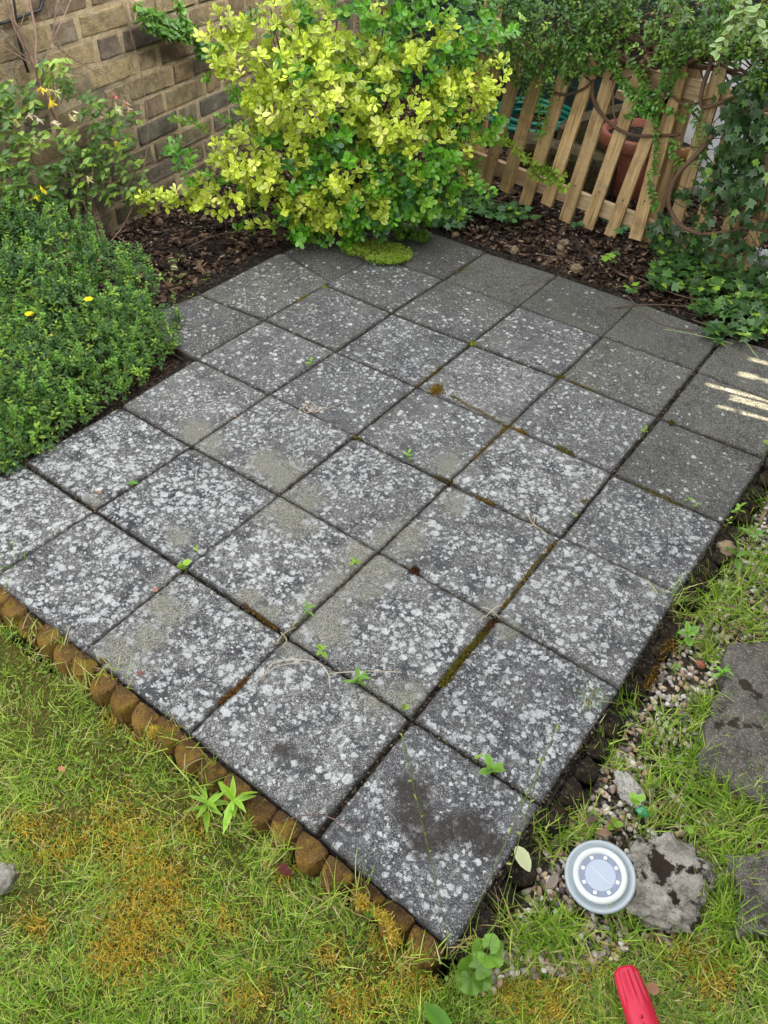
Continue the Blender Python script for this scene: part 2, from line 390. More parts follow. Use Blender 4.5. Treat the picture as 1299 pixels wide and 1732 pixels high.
class Leaves:
    def __init__(s): s.p = []; s.d = []; s.n = []; s.s = []; s.a = []; s.b = []; s.bulk = []
    def many(s, P, AX, K, size, C0, C1, open_=.9, lift=.45, jit=.25):
        P = np.repeat(P, K, 0); AX = np.repeat(nrm(AX), K, 0); size = np.repeat(size, K); C0 = np.repeat(C0, K, 0); C1 = np.repeat(C1, K, 0)
        n0 = len(P)//K; i = np.tile(np.arange(K), n0); x = nrm(np.cross(AX, np.repeat(rng.normal(size=(n0, 3)), K, 0))); y = np.cross(AX, x); an = (i*2.4)[:, None]
        r = x*np.cos(an)+y*np.sin(an); d = nrm(r*open_+AX*(lift+i*.12)[:, None]+rng.normal(0, jit*.5, P.shape)); nn = AX-(AX*d).sum(1, keepdims=True)*d+rng.normal(0, jit*.4, P.shape)
        keep = rng.random(len(P)) > .12; j = np.maximum(.5, rng.normal(1, .16, len(P))); bc = rng.normal(1, .12, (len(P), 1))
        s.bulk.append([q[keep] for q in (P+AX*(.004*i)[:, None], d, nn, size*j*(1-.05*i), np.clip(C0*bc, 0, 1), np.clip(C1*bc, 0, 1))])
    def add(s, p, d, n, sc, c0, c1): s.p.append(p); s.d.append(d); s.n.append(n); s.s.append(sc); s.a.append(c0); s.b.append(c1)
    def rosette(s, p, ax, k, size, c0, c1, open_=.9, lift=.45, jit=.25):
        ax = nrm(ax); x = nrm(np.cross(ax, rng.normal(size=3))); y = np.cross(ax, x); a0 = rng.uniform(0, 6.28)
        for i in range(k):
            a = a0+i*2.4; r = x*cos(a)+y*sin(a); lf = lift+i*.12
            d = nrm(r*open_+ax*lf+rng.normal(0, jit, 3)*.5); nn = ax-(ax@d)*d+rng.normal(0, jit, 3)*.4
            j = rng.normal(1, .12); bc = rng.normal(1, .10)
            s.add(p+ax*.004*i, d, nn, size*max(.5, j)*(1-.05*i), np.clip(c0*bc, 0, 1), np.clip(c1*bc, 0, 1))
    def build(s, name, T, m, parent=None):
        A = [[np.array(q)] for q in (s.p, s.d, s.n, s.s, s.a, s.b)] if s.p else [[] for _ in range(6)]
        for bk in s.bulk:
            for q in range(6): A[q].append(bk[q])
        v, f, c = inst(T, *[np.concatenate(q) for q in A])
        return link(name, v, f, c, m, parent, True)
def blob_points(blobs, dens, inner=.55, back=.45, amp=.13):
    """points through the outer layers of a union of balls; returns point, outward direction, depth 0..1"""
    cs = np.array([b[0] for b in blobs]); rs = np.array([b[1] for b in blobs]); PP = []; OO = []; DD = []
    for c, r in zip(cs, rs):
        n = int(dens*r*r*12); u = nrm(rng.normal(size=(n, 3))); k = 1-(1-inner)*rng.random(n)**1.6
        sc = 1+amp*np.array([mnoise.noise(Vector(q*3.+c*5)) for q in u])
        p = c+u*(r*k*sc)[:, None]; dd = (np.linalg.norm(p[:, None]-cs[None], axis=2)/rs).min(1)
        ok = (dd >= inner-.05) & (p[:, 2] > .01) & ((u@nrm(CAM-c) > -.25) | (rng.random(n) < back))
        PP.append(p[ok]); OO.append(u[ok]); DD.append(1-dd[ok])
    return np.concatenate(PP), np.concatenate(OO), np.concatenate(DD)

# ------------------------------------------------------------------ GROUND
def sheet(name, x0, x1, y0, y1, z, m, n=60, amp=.008, sc=7., hole=None):
    xs = np.linspace(x0, x1, n); ys = np.linspace(y0, y1, n); vs = []
    for y in ys:
        for x in xs: vs.append((x, y, z+amp*mnoise.fractal(Vector((x*sc, y*sc, z*9)), 1., 2., 4)))
    f = np.array([(j*n+i, j*n+i+1, (j+1)*n+i+1, (j+1)*n+i) for j in range(n-1) for i in range(n-1)])
    o = link(name, vs, f, None, m); tag(o, None, None, kind='structure'); return o
sheet('ground', -40, 40, -40, 40, -.11, MT['soil'], 40, .01)
sheet('patio_bed', -.02, 5.0*U, .0, 7.1*U, -.012, MT['soil'], 90, .004, 30)
sheet('patio_bed', -.33, -.02, 3.0*U, 6.9*U, -.0125, MT['soil'], 60, .004, 30)
sheet('lawn', -2.2, 3.2, -2.2, -.05, -.050, MT['turf'], 140, .008, 9)
sheet('lawn', 1.53, 3.2, -.06, .115, -.0545, MT['turf'], 60, .004, 9)
sheet('gravel_path', 4.85*U, 3.2, .0, 7.9*U, -.052, MT['grit'], 120, .006, 12)
sheet('planting_bed', -4.0, 4.0, 6.85*U, 5.2, -.036, MT['bed'], 150, .02, 6)
sheet('side_bed', -4.0, -.003, -.05, 6.85*U, -.034, MT['bed'], 120, .012, 6)

# ------------------------------------------------------------------ PATIO SLABS
PX = {(0,1):(42,785),(0,2):(207,687),(0,3):(325,604),(0,4):(442,540),(0,5):(553,480),(0,6):(640,430),(0,7):(716,388),
(1,0):(-20,985),(1,1):(160,865),(1,2):(320,754),(1,3):(456,665),(1,4):(569,595),(1,5):(654,528),(1,6):(750,473),(1,7):(819,431),
(2,0):(146,1102),(2,1):(310,960),(2,2):(472,835),(2,3):(600,740),(2,4):(706,653),(2,5):(793,581),(2,6):(877,519),(2,7):(948,463),
(3,0):(335,1240),(3,1):(480,1072),(3,2):(640,932),(3,3):(757,817),(3,4):(860,720),(3,5):(946,638),(3,6):(1019,569),(3,7):(1088,507),
(4,0):(538,1410),(4,1):(697,1215),(4,2):(840,1045),(4,3):(950,907),(4,4):(1037,800),(4,5):(1117,708),(4,6):(1176,625),(4,7):(1222,574),
(5,0):(768,1622),(5,1):(905,1355),(5,2):(1057,1168),(5,3):(1145,1003),(5,4):(1225,887),(5,5):(1299,772),
(-1,4):(335,499),(-1,5):(477,426),(-1,6):(545,393)}
GRID = {k: G(*v)[:2] for k, v in PX.items()}
def _fit(keys, ax):                       # straighten one joint: least squares line through its corners
    P_ = np.array([GRID[k] for k in keys]); m_ = np.polyfit(P_[:, 1-ax], P_[:, ax], 1); return m_
UL = {i: _fit([k for k in GRID if k[0] == i and not (i == -1)], 0) for i in range(0, 6)}       # x = m y + c
DL = {j: _fit([k for k in GRID if k[1] == j and k[0] >= 0], 1) for j in range(0, 8)}            # y = m x + c
for k in list(GRID):
    if k[0] < 0: continue
    m1, c1 = UL[k[0]]; m2, c2 = DL[k[1]]; y_ = (m2*c1+c2)/(1-m1*m2); q_ = np.array([m1*y_+c1, y_]); GRID[k] = q_*.75+np.asarray(GRID[k])*.25
def gp(i, j):
    if (i, j) in GRID: return GRID[(i, j)]
    return np.array([i*U, j*U])
DENS = {0: .95, 1: .92, 2: .80, 3: .62, 4: .46, 5: .30, 6: .09}
DSP = {(4,0): .62, (4,1): .70, (4,2): .80, (4,3): .60, (4,4): .22, (4,5): .12, (4,6): .03, (3,4): .55, (3,5): .24, (3,6): .06, (2,6): .10, (1,6): .05,
       (0,5): .3, (-1,3): .3, (-1,4): .26, (-1,5): .16, (-1,6): .05, (0,3): .48, (0,2): .60, (1,3): .50, (0,4): .40, (3,3): .78, (2,4): .66, (2,5): .50, (1,4): .60, (2,3): .52, (1,5): .40, (0,6): .1}
BARE = [(475,805,50),(490,870,62),(450,785,40),(520,840,35),(355,745,40),(330,728,30),(580,985,50),(545,1040,60),(610,940,45),(640,960,55),(690,905,45),(560,1070,45),(500,1090,40),
        (280,1030,50),(200,1110,60),(245,1080,45),(420,1020,35),(300,905,30),(150,850,25),(830,1030,35),(860,1065,30),(770,850,30),(690,1180,40),(450,1040,30),(620,1000,35),(655,905,30),(760,790,35),(640,1180,45)]
DIRT = [(700,1345,52),(705,1385,56),(725,1425,56),(760,1405,50),(800,1400,56),(825,1430,40),(690,1330,40),(650,1200,0),(470,1230,0),(740,775,0),(480,1270,30),(600,1640,0)]
BARE = [(p, q, r*1.4) for p, q, r in BARE]
def at_list(x, y, lst):
    px, py = proj((x, y, 0)); v = 0.
    for a, b, r in lst:
        if r: v = max(v, 1.15-sqrt((px-a)**2+((py-b)*1.25)**2)/r)
    return max(0., min(1., v))
ORD = ['first', 'second', 'third', 'fourth', 'fifth', 'sixth', 'seventh', 'eighth']
def slab(i, j, note):
    c = [gp(i, j), gp(i+1, j), gp(i+1, j+1), gp(i, j+1)]
    if i == -1:
        c[1], c[2] = {3: (GRID[(0,3)], GRID[(0,4)]), 4: (GRID[(0,4)], G(560,478)[:2]), 5: (G(560,478)[:2], G(630,436)[:2]), 6: (G(630,436)[:2], GRID[(0,7)])}[j]
    c = [np.asarray(q, float) for q in c]; cen = sum(c)/4
    gap = .0013+rng.uniform(0, .0012)
    gl = {0: gap}.get(0)
    ins = [gap]*4                              # inset of sides: front, right, back, left
    if j == 0 or (i, j) in ((0, 1),): ins[2] += .002
    if j == 1 and i in (0, 1, 2): ins[0] += .0035
    if i == 3 and 4 <= j <= 6: ins[1] += .003
    if i == 4 and 4 <= j <= 6: ins[3] += .003
    if i == 3 and j in (0, 1): ins[1] += .003
    if i == 4 and j in (0, 1): ins[3] += .003
    q = []
    for k in range(4):
        p, nx, pv = c[k], c[(k+1) % 4], c[(k-1) % 4]
        q.append(p+nrm(nx-p)*ins[(k-1) % 4]+nrm(pv-p)*ins[k])
    n = 46; vs = []; wr = []; dz = rng.normal(0, .0022); tx, ty = rng.normal(0, .007, 2); chips_ = [rng.uniform(.004, .016) if rng.random() < .55 else 0. for _ in range(4)]; nick = [(rng.integers(4), rng.uniform(.1, .9), rng.uniform(.003, .008)) for _ in range(3)]
    dens = DSP.get((i, j), DENS.get(j, .1))*rng.uniform(.72, 1.08)
    for b in range(n):
        for a in range(n):
            u, v = a/(n-1), b/(n-1)
            p = (q[0]*(1-u)+q[1]*u)*(1-v)+(q[3]*(1-u)+q[2]*u)*v
            e = min(u, v, 1-u, 1-v)*U
            rg = mnoise.noise(Vector((p[0]*60, p[1]*60, i*3+j)))
            z = dz+(p[0]-cen[0])*tx+(p[1]-cen[1])*ty
            z -= .0028*max(0, 1-e/(.004+.003*rg))**2
            if e < .001: p = p+nrm(cen-p)*max(0, mnoise.noise(Vector((p[0]*90, p[1]*90, 5.)))*.0035)
            for ci, (cu, cv) in enumerate(((0, 0), (1, 0), (1, 1), (0, 1))):
                dd_ = sqrt((u-cu)**2+(v-cv)**2)*U
                if chips_[ci] and dd_ < chips_[ci]: z -= .010*(1-dd_/chips_[ci])
            for sd_, tt_, rr_ in nick:
                au, av = ((tt_, 0), (1, tt_), (tt_, 1), (0, tt_))[sd_]; dd_ = sqrt((u-au)**2+(v-av)**2)*U
                if dd_ < rr_: z -= .007*(1-dd_/rr_)
            z += .0004*mnoise.noise(Vector((p[0]*25, p[1]*25, 2.)))
            vs.append((p[0], p[1], z))
            br = at_list(p[0], p[1], BARE); dr = at_list(p[0], p[1], DIRT)
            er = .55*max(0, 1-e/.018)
            d = dens*(1-.35*max(0, 1-e/.012))+.12*mnoise.noise(Vector((p[0]*6, p[1]*6, 9.)))
            if j == 0 and i >= 2: d += .0
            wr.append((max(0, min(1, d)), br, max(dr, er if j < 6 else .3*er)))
    f = [(b*n+a, b*n+a+1, (b+1)*n+a+1, (b+1)*n+a) for b in range(n-1) for a in range(n-1)]
    ring = [a for a in range(n)]+[b*n+n-1 for b in range(1, n)]+[(n-1)*n+a for a in range(n-2, -1, -1)]+[b*n for b in range(n-2, 0, -1)]
    k0 = len(vs)
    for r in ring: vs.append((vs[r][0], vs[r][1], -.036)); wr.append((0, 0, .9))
    R = len(ring)
    for k in range(R): f.append((ring[k], k0+k, k0+(k+1) % R, ring[(k+1) % R]))
    o = link('paving_slab', vs, np.array(f), None, MT['slab'], None, True, (cen[0], cen[1], 0))
    me = o.data; at = me.color_attributes.new('wear', 'FLOAT_COLOR', 'POINT')
    cc = np.ones((len(vs), 4), np.float32); cc[:, :3] = wr; at.data.foreach_set('color', cc.ravel())
    tag(o, note, 'paving slab', 'square concrete slabs of the patio')
SP = {(4,0): 'lichened front corner slab with a dark brown stain, between the log edging and the gravel',
      (3,0): 'heavily lichened slab along the log edging, beside the front corner slab',
      (2,0): 'lichened slab on the log edging with an orange mossy joint at its right',
      (3,6): 'plain dark grey slab under the fallen yellow petal by the ivy',
      (-1,6): 'plain dark slab at the back corner, partly under the variegated shrub',
      (0,6): 'dark back slab carrying the bright green creeping plant',
      (2,1): 'lichened slab with a bare sandy corner in the second row from the log edging'}
for j in range(0, 8):
    for i in range(-1, 6):
        if i == -1 and j not in (3, 4, 5, 6): continue
        if i == 5 and j < 5: continue
        if i == 5 and j > 7: continue
        if j == 7 and i < 5: continue
        adj = 'white lichen spotted' if j < 3 else ('lightly lichened' if j < 5 else 'dull dark grey')
        k = 4-i
        if i == 5:
            nt_ = f'dark grey slab beyond the last gravel side column at the right edge, {["nearest of three", "middle of three", "farthest of three"][j-5]}'
        else:
            nt_ = SP.get((i, j)) or f'{adj} slab, {ORD[j]} row from the log edging, {ORD[k]} slab from the gravel side'
        slab(i, j, nt_)
# ------------------------------------------------------------------ BRICK WALL
def brick_wall():
    m = MB(); mo = MB(); L0, L1, H = -2.2, 3.8, 1.5; ax = np.array([WD, WN, [0, 0, 1.]])
    mo.box(WB+WD*(L0+L1)/2-WN*.052+np.array([0, 0, H/2-.05]), L1-L0, .10, H+.1, (.3, .25, .17), ax)
    pal = [(.25,.19,.11), (.29,.225,.13), (.22,.165,.10), (.20,.145,.105), (.27,.205,.12), (.15,.12,.105), (.235,.19,.12), (.31,.24,.14), (.20,.155,.12), (.25,.18,.11)]
    cz = .078; r = 0; z = 0.
    while z < H:
        x = L0+(r % 2)*.06+rng.uniform(0, .02); fl = (r % 2)
        kk = 0
        while x < L1:
            ln = .235 if (kk+fl) % 2 == 0 else .112; ln += rng.normal(0, .002); kk += 1
            c = np.array(pal[rng.integers(len(pal))])*rng.uniform(1.0, 1.5); c = (c*.85+c.mean()*.15)*np.array([.98, .955, .87])
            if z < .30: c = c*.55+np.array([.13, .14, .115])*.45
            pr = rng.normal(0, .002)
            p = WB+WD*(x+ln/2)+WN*(.0025-.045+pr)+np.array([0, 0, z+cz/2-.003])
            # face with rounded, worn arrises
            hw, hh = ln/2-.0055, cz/2-.0075; fr = .0035; v = []
            for (d_, k_) in ((-.04, 0.), (.04, 0.), (.0445, fr)):
                for sx, sz in ((-1, -1), (1, -1), (1, 1), (-1, 1)):
                    v.append(p+WD*(sx*(hw-k_)+rng.normal(0, .0026))+WN*(d_+rng.normal(0, .0012))+np.array([0, 0, sz*(hh-k_)+rng.normal(0, .0014)]))
            f = []
            for a in (0, 4):
                for q in range(4): f.append((a+q, a+(q+1) % 4, a+4+(q+1) % 4, a+4+q))
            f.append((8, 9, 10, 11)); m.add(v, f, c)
            x += ln+.012
        z += cz; r += 1
    o = bpy.data.objects.new('brick_wall', None); COL.objects.link(o); o.location = WB
    tag(o, 'old yellow and brown stock brick garden wall with sandy mortar behind the left plants', 'wall')
    m.build('brick_facing', MT['brick'], o, False, WB); mo.build('mortar', MT['mortar'], o, False, WB)
brick_wall()
m = MB()
pts = [WL(x, y, .012) for x, y in ((0, 40), (8, 38), (30, 30), (52, 22), (68, 17), (72, 0), (74, -40))]
m.tube(pts, .0045, (.01, .01, .01), 6); o = m.build('wall_cable', MT['cable']); tag(o, 'thin black cable clipped along the brickwork at the top left', 'cable')
m = MB(); m.tube([WL(x, y, .016) for x, y in ((18, -30), (24, 10), (30, 60), (40, 100), (48, 122))], .005, (.01, .01, .01), 6)
o = m.build('drip_hose', MT['cable']); tag(o, 'black drip hose running down the brick wall behind bare twigs', 'hose')

# ------------------------------------------------------------------ SHED, SHADE FENCE, PICKET FENCE
def shed():
    r = bpy.data.objects.new('garden_shed', None); COL.objects.link(r); y0 = 12.2*U; r.location = (0, y0, 0)
    tag(r, 'dark green weatherboarded shed standing in the gloom beyond the picket fence', 'shed')
    m = MB(); z = .0
    m.box((.2, y0+.05, .8), 4.4, .06, 1.75, (.02, .03, .03))
    m.build('wall', MT['shed'], r, False, (0, y0, 0)); k = 0
    while z < 1.5:
        b = MB(); ax = np.array([[1, 0, 0], [0, cos(.12), sin(.12)], [0, -sin(.12), cos(.12)]])
        b.box((.2, y0+.004, z+.065), 4.4, .018, .14, (.02, .03, .03), ax); b.build('weatherboard', MT['shed'], r, False, (.2, y0, z)); z += .125
shed()
def shade_fence():  # unseen fence, added to shade the scene; slits shaped for the sun streaks
    X = 8.2*U; r = bpy.data.objects.new('shade_fence', None); COL.objects.link(r); r.location = (X, 0, 0)
    tag(r, 'unseen tall board fence added to shade the patio, slit to let sun streaks through', 'fence')
    m = MB(); y = -4.2; H = 3.75
    def gap(y): return any(a < y < b for a, b in GAPS)
    for (ya, yb, z0, z1) in BOARDS(-4.2, 5.4, H): m.box((X, (ya+yb)/2, (z0+z1)/2), .02, yb-ya, z1-z0, (.1, .09, .08), None, .0005)
    m.build('boards', MT['board'], r, False, (X, 0, 0))
    for yy in np.arange(-3.6, 5.3, 1.8):
        p = MB(); p.box((X+.06, yy, H/2-.1), .09, .09, H+.1, (.1, .09, .08)); p.build('post', MT['board'], r, False, (X, yy, 0))
# sunlit slits: where light lands on the slabs (x, y) -> crossing of the fence
STREAK = [((1262,606),(1299,615),7),((1245,628),(1299,646),9),((1190,650),(1299,676),6),((1235,668),(1299,690),9),((1215,680),(1299,712),5)]
def BOARDS(y0, y1, H):
    X = 8.2*U; holes = []; dirv = np.array([cos(SUN_AZ), sin(SUN_AZ)])
    for a, b, wpx in STREAK:
        A, B = G(*a), G(*b); B = A+(B-A)*1.35
        ka, kb = (X-A[0])/dirv[0], (X-B[0])/dirv[0]
        ym = ((A[1]+ka*dirv[1])+(B[1]+kb*dirv[1]))/2
        za, zb = ka*math.tan(SUN_EL), kb*math.tan(SUN_EL)
        hw = wpx*.0008*2.4
        holes.append((ym-hw, ym+hw, min(za, zb), max(za, zb)))
    holes.sort(); out = []; y = y0; hs = []
    for h in holes:
        if hs and h[0] < hs[-1][1]+.006: h = (hs[-1][1]+.006, max(h[1], hs[-1][1]+.03), h[2], h[3])
        hs.append(h)
    for h in hs:
        while y+.12 < h[0]-.004: out.append((y, y+.12, 0, H)); y += .1205
        out.append((y, h[0], 0, H)); out.append((h[0], h[1], 0, h[2])); out.append((h[0], h[1], h[3], H)); y = h[1]
    while y < y1: out.append((y, y+.12, 0, H)); y += .1205
    return out
shade_fence()
def add_streak_creeper():  # unseen leaves, added across the slits to make the sun streaks ragged
    X = 8.2*U; L = Leaves(); yy = [h[0] for h in BOARDS(-4.2, 5.4, 3.75) if h[3] < 1.2 and h[3] > .2]; y0, y1 = min(yy)-.05, max(yy)+.12
    for _ in range(150):
        p = np.array([X-.02+rng.normal(0, .008), rng.uniform(y0, y1), rng.uniform(.45, 1.05)]); c = np.array([.04,.12,.03])*rng.uniform(.7, 1.4)
        L.add(p, rng.normal(size=3)*(0, 1, 1), np.array([-1., 0, .3])+rng.normal(0, .3, 3), rng.uniform(.016, .03), c, c*1.3)
    o = L.build('streak_creeper', IVY, MT['ivy']); tag(o, 'unseen ivy leaves added over the shade fence slits to break up the sun streaks', 'ivy')
add_streak_creeper()
def picket_fence():
    r = bpy.data.objects.new('picket_fence', None); COL.objects.link(r); r.location = (0, FENCE_Y, 0)
    tag(r, 'low weathered timber picket fence leaning to the right behind the patio', 'fence')
    bases = [(782,300,845,95),(822,318,887,78),(857,322,920,102),(890,345,970,90),(927,344,1012,90),(958,372,1050,85),(996,383,1098,92),(1034,397,1150,95),(1077,402,1158,104),
             (1128,430,1228,92),(1170,436,1260,150),(1218,440,1300,190),(1262,455,1340,200),(1300,470,1380,220)]
    for k, (bx, by, tx, ty) in enumerate(bases):
        b = FN(bx, by, 0); b[2] = -.03 if k > 8 else max(b[2], -.03)
        t = FN(tx, ty, 0); wd = .048+rng.normal(0, .003); a = nrm(t-b); y = np.array([0, 1., 0]); x = nrm(np.cross(y, a)); x = x if x[0] > 0 else -x
        L = np.linalg.norm(t-b); n = 12; m = MB(); vs = []
        for i in range(n+1):
            s = i/n*L; wob = .0015*mnoise.noise(Vector((k*3., s*20, 1.))); ww = wd/2
            if i == n: ww *= .55
            for sx, sy in ((-1, -1), (1, -1), (1, 1), (-1, 1)): vs.append(b+a*s+x*(sx*(ww+.0012*mnoise.noise(Vector((k*7.+sx, s*40, sy)))) + wob)+y*(sy*.009-.012))
        fs = [(0, 1, 2, 3)[::-1], (n*4, n*4+1, n*4+2, n*4+3)]
        for i in range(n):
            for q in range(4): fs.append((i*4+q, i*4+(q+1) % 4, i*4+4+(q+1) % 4, i*4+4+q))
        m.add(vs, fs, (.4, .3, .2)); o = m.build('picket', MT['picket'], r, False, b)
        # grain follows the object's own Z
        R = Matrix((x, y, a)).transposed(); o.data.transform(R.to_4x4().inverted()); o.rotation_euler = R.to_euler()
        nl = MB(); 
        for hz in (.13,):
            c = b+a*(hz+.02)+y*(-.0225)
            nl.lathe([(.0028, 0), (.0028, .0015), (.001, .002)], c, np.array([[1, 0, 0], [0, 0, 1], [0, -1, 0]]), (.05, .03, .02), 8)
        nl.build('nail', MT['cable'], r, True, c)
    for (a, b) in (((795,268),(1315,470)),((800,60),(1320,190))):
        A, B = FN(*a, -.012), FN(*b, -.012); m = MB(); d = B-A; L = np.linalg.norm(d); x = nrm(d); y = np.array([0, 1., 0]); z = np.cross(x, y); z = z if z[2] > 0 else -z
        n = 24; vs = []
        for i in range(n+1):
            for sy, sz in ((-1, -1), (1, -1), (1, 1), (-1, 1)): vs.append(A+x*L*i/n+y*(sy*.013+.014)+z*(sz*.029+.0015*mnoise.noise(Vector((i*.8, sy*3, sz*5)))))
        fs = [(3, 2, 1, 0), (n*4, n*4+1, n*4+2, n*4+3)]
        for i in range(n):
            for q in range(4): fs.append((i*4+q, i*4+(q+1) % 4, i*4+4+(q+1) % 4, i*4+4+q))
        m.add(vs, fs, (.4, .3, .2)); m.build('rail', MT['rail'], r, False, A)
    for px, py in ((1095,395),(800,300)):
        b = FN(px, py, -.07); m = MB(); m.box(b+np.array([.0, 0, .30]), .055, .055, .74, (.4, .3, .2)); m.build('post', MT['picket'], r, False, b)
picket_fence()

# ------------------------------------------------------------------ THINGS BEHIND THE FENCE
def hose():
    c = G(905, 216, .02); m = MB(); pts = []; R0 = .235
    for k in range(5):
        cc = c+np.array([rng.normal(0, .018), rng.normal(0, .02), .012+k*.014]); R = R0*rng.uniform(.82, 1.05); e = rng.uniform(.85, 1); ph = rng.uniform(0, 3)
        for a in np.linspace(0, 2*pi, 40, endpoint=False): pts.append((cc+np.array([R*cos(a), R*e*sin(a), .006*sin(a*2+ph)]), k))
    P = np.array([p for p, _ in pts]); ker = np.ones(9)/9
    P = np.stack([np.convolve(np.pad(P[:, q], 4, 'edge'), ker, 'valid') for q in range(3)], 1)
    P = np.concatenate([P, [c+np.array([.1, -.3, .01]), c+np.array([.35, -.36, 0]), c+np.array([.5, -.42, -.01])]])
    m.tube(P, .012, (0, .2, .15), 8); o = m.build('garden_hose', MT['hose']); tag(o, 'coiled green garden hose lying behind the pickets', 'hose')
hose()
def pot(name, px, py, R, H, mat, lab, lean=(0, 0)):
    c = G(px, py, -.02); r = bpy.data.objects.new(name, None); COL.objects.link(r); r.location = c; tag(r, lab, 'plant pot')
    ax = np.eye(3); m = MB()
    m.lathe([(R*.68, 0), (R*.70, .004), (R*.96, H*.8), (R*.93, H*.81), (R*.86, H*.8), (R*.6, .02)], c, ax, (.4, .15, .08), 40); m.build('body', mat, r, True, c)
    q = MB(); q.lathe([(R*.965, H*.78), (R*1.08, H*.79), (R*1.10, H*.83), (R*1.09, H*.97), (R*1.05, H), (R*.95, H), (R*.93, H*.8)], c, ax, (.4, .15, .08), 40, False); q.build('rim', mat, r, True, c)
    s = MB(); s.lathe([(R*.94, H*.88), (.001, H*.9)], c, ax, (.05, .04, .03), 24, False); s.build('compost', MT['soil'], r, True, c)
pot('plant_pot', 1062, 322, .155, .245, MT['terra'], 'reddish terracotta plant pot standing behind the leaning pickets')
pot('lit_side_pot', 1118, 318, .13, .215, MT['ochre'], 'ochre orange pot added as the lit right side of the terracotta pot')  # extra pot shape standing for the terracotta pot's lit right side
def lump(name, c, rx, ry, rz, mat, lab, cat, amp=.18, sc=6., seg=48, rot=0., group=None, flat=.0, seed=0.):
    bm = bmesh.new(); bmesh.ops.create_icosphere(bm, subdivisions=5 if rx > .03 else 3, radius=1)
    vs = []
    for v in bm.verts:
        p = v.co.copy(); n = 1+amp*mnoise.fractal(Vector((p.x*sc*.25+seed, p.y*sc*.25, p.z*sc*.25+c[0]*9)), 1., 2., 5)+amp*.5*(mnoise.cell(p*1.7+Vector((seed, 0, 0)))-.5)*0
        p = p*n; z = p.z
        if flat and z > flat: z = flat+(z-flat)*.25
        x, y = p.x*rx, p.y*ry; vs.append((c[0]+x*cos(rot)-y*sin(rot), c[1]+x*sin(rot)+y*cos(rot), c[2]+z*rz))
    fs = [tuple(q.index for q in f.verts) for f in bm.faces]; bm.free()
    o = link(name, vs, fs, None, mat, None, True, c); return tag(o, lab, cat, group)
def beam(px, py, sx, sy, sz, rot, name, mat, lab, cat):
    c = G(px, py, 0); bm = bmesh.new(); bmesh.ops.create_cube(bm, size=1); bmesh.ops.subdivide_edges(bm, edges=bm.edges[:], cuts=9, use_grid_fill=True)
    vs = []
    for v in bm.verts:
        p = Vector((v.co.x*sx, v.co.y*sy, v.co.z*sz)); l = (abs(v.co.y*2)**6+abs(v.co.z*2)**6)**(1/6) or 1
        k = 1-.10*max(0, (abs(v.co.y)+abs(v.co.z))-.8)/.2; p.y *= k; p.z *= k
        p += Vector((0, 1, 1))*.006*mnoise.fractal(p*14, 1., 2., 4)
        vs.append((c[0]+p.x*cos(rot)-p.y*sin(rot), c[1]+p.x*sin(rot)+p.y*cos(rot), c[2]+sz/2+p.z))
    fs = [tuple(q.index for q in f.verts) for f in bm.faces]; bm.free()
    o = link(name, vs, fs, None, mat, None, False, c); return tag(o, lab, cat)
beam(955, 308, .42, .13, .15, .06, 'timber_sleeper', MT['oldwood'], 'mossy rotting timber sleeper behind the middle pickets', 'timber')
beam(1005, 250, .07, .5, .16, -.25, 'wooden_crate_side', MT['oldwood'], 'dark rotting board beside the terracotta pot', 'board')
def sheetish():
    m = MB(); A = G(1150, 330, 0); vs = []; n = 14; 
    base = A+np.array([.0, .06, 0])
    for j in range(n+1):
        for i in range(n+1):
            u, v = i/n, j/n; wv = .02*sin(u*9+v*2)+.01*mnoise.noise(Vector((u*4, v*4, 1)))
            vs.append(base+np.array([(u-.4)*(.36+.05*(1-v)), .12*v+wv, v*.60-.02*u*v]))
    fs = [(j*(n+1)+i, j*(n+1)+i+1, (j+1)*(n+1)+i+1, (j+1)*(n+1)+i) for j in range(n) for i in range(n)]
    o = link('plastic_sheet', vs, fs, None, MT['white'], None, True, base); md = o.modifiers.new('s', 'SOLIDIFY'); md.thickness = .004
    tag(o, 'crumpled white plastic sheet propped up behind the right pickets', 'plastic sheet')
sheetish()
def plank(p, q, wd, name, lab):
    m = MB(); d = q-p; x = nrm(d); y = np.array([0, 1., 0]); z = nrm(np.cross(x, y)); m.box((p+q)/2, np.linalg.norm(d), .02, wd, (.4, .3, .2), np.array([x, y, z]), .001)
    o = m.build(name, MT['rail'], None, False, (p+q)/2); tag(o, lab, 'plank')
plank(FN(1043, 158, -.25), FN(1075, 172, -.25), .03, 'offcut_plank', 'pale timber offcut lying behind the pickets above the dark board')
lump('foil_scrap', FN(1283, 436, .03), .035, .02, .03, MT['white'], 'crumpled pale plastic scrap among the ivy at the right edge', 'plastic scrap', .5, 14)

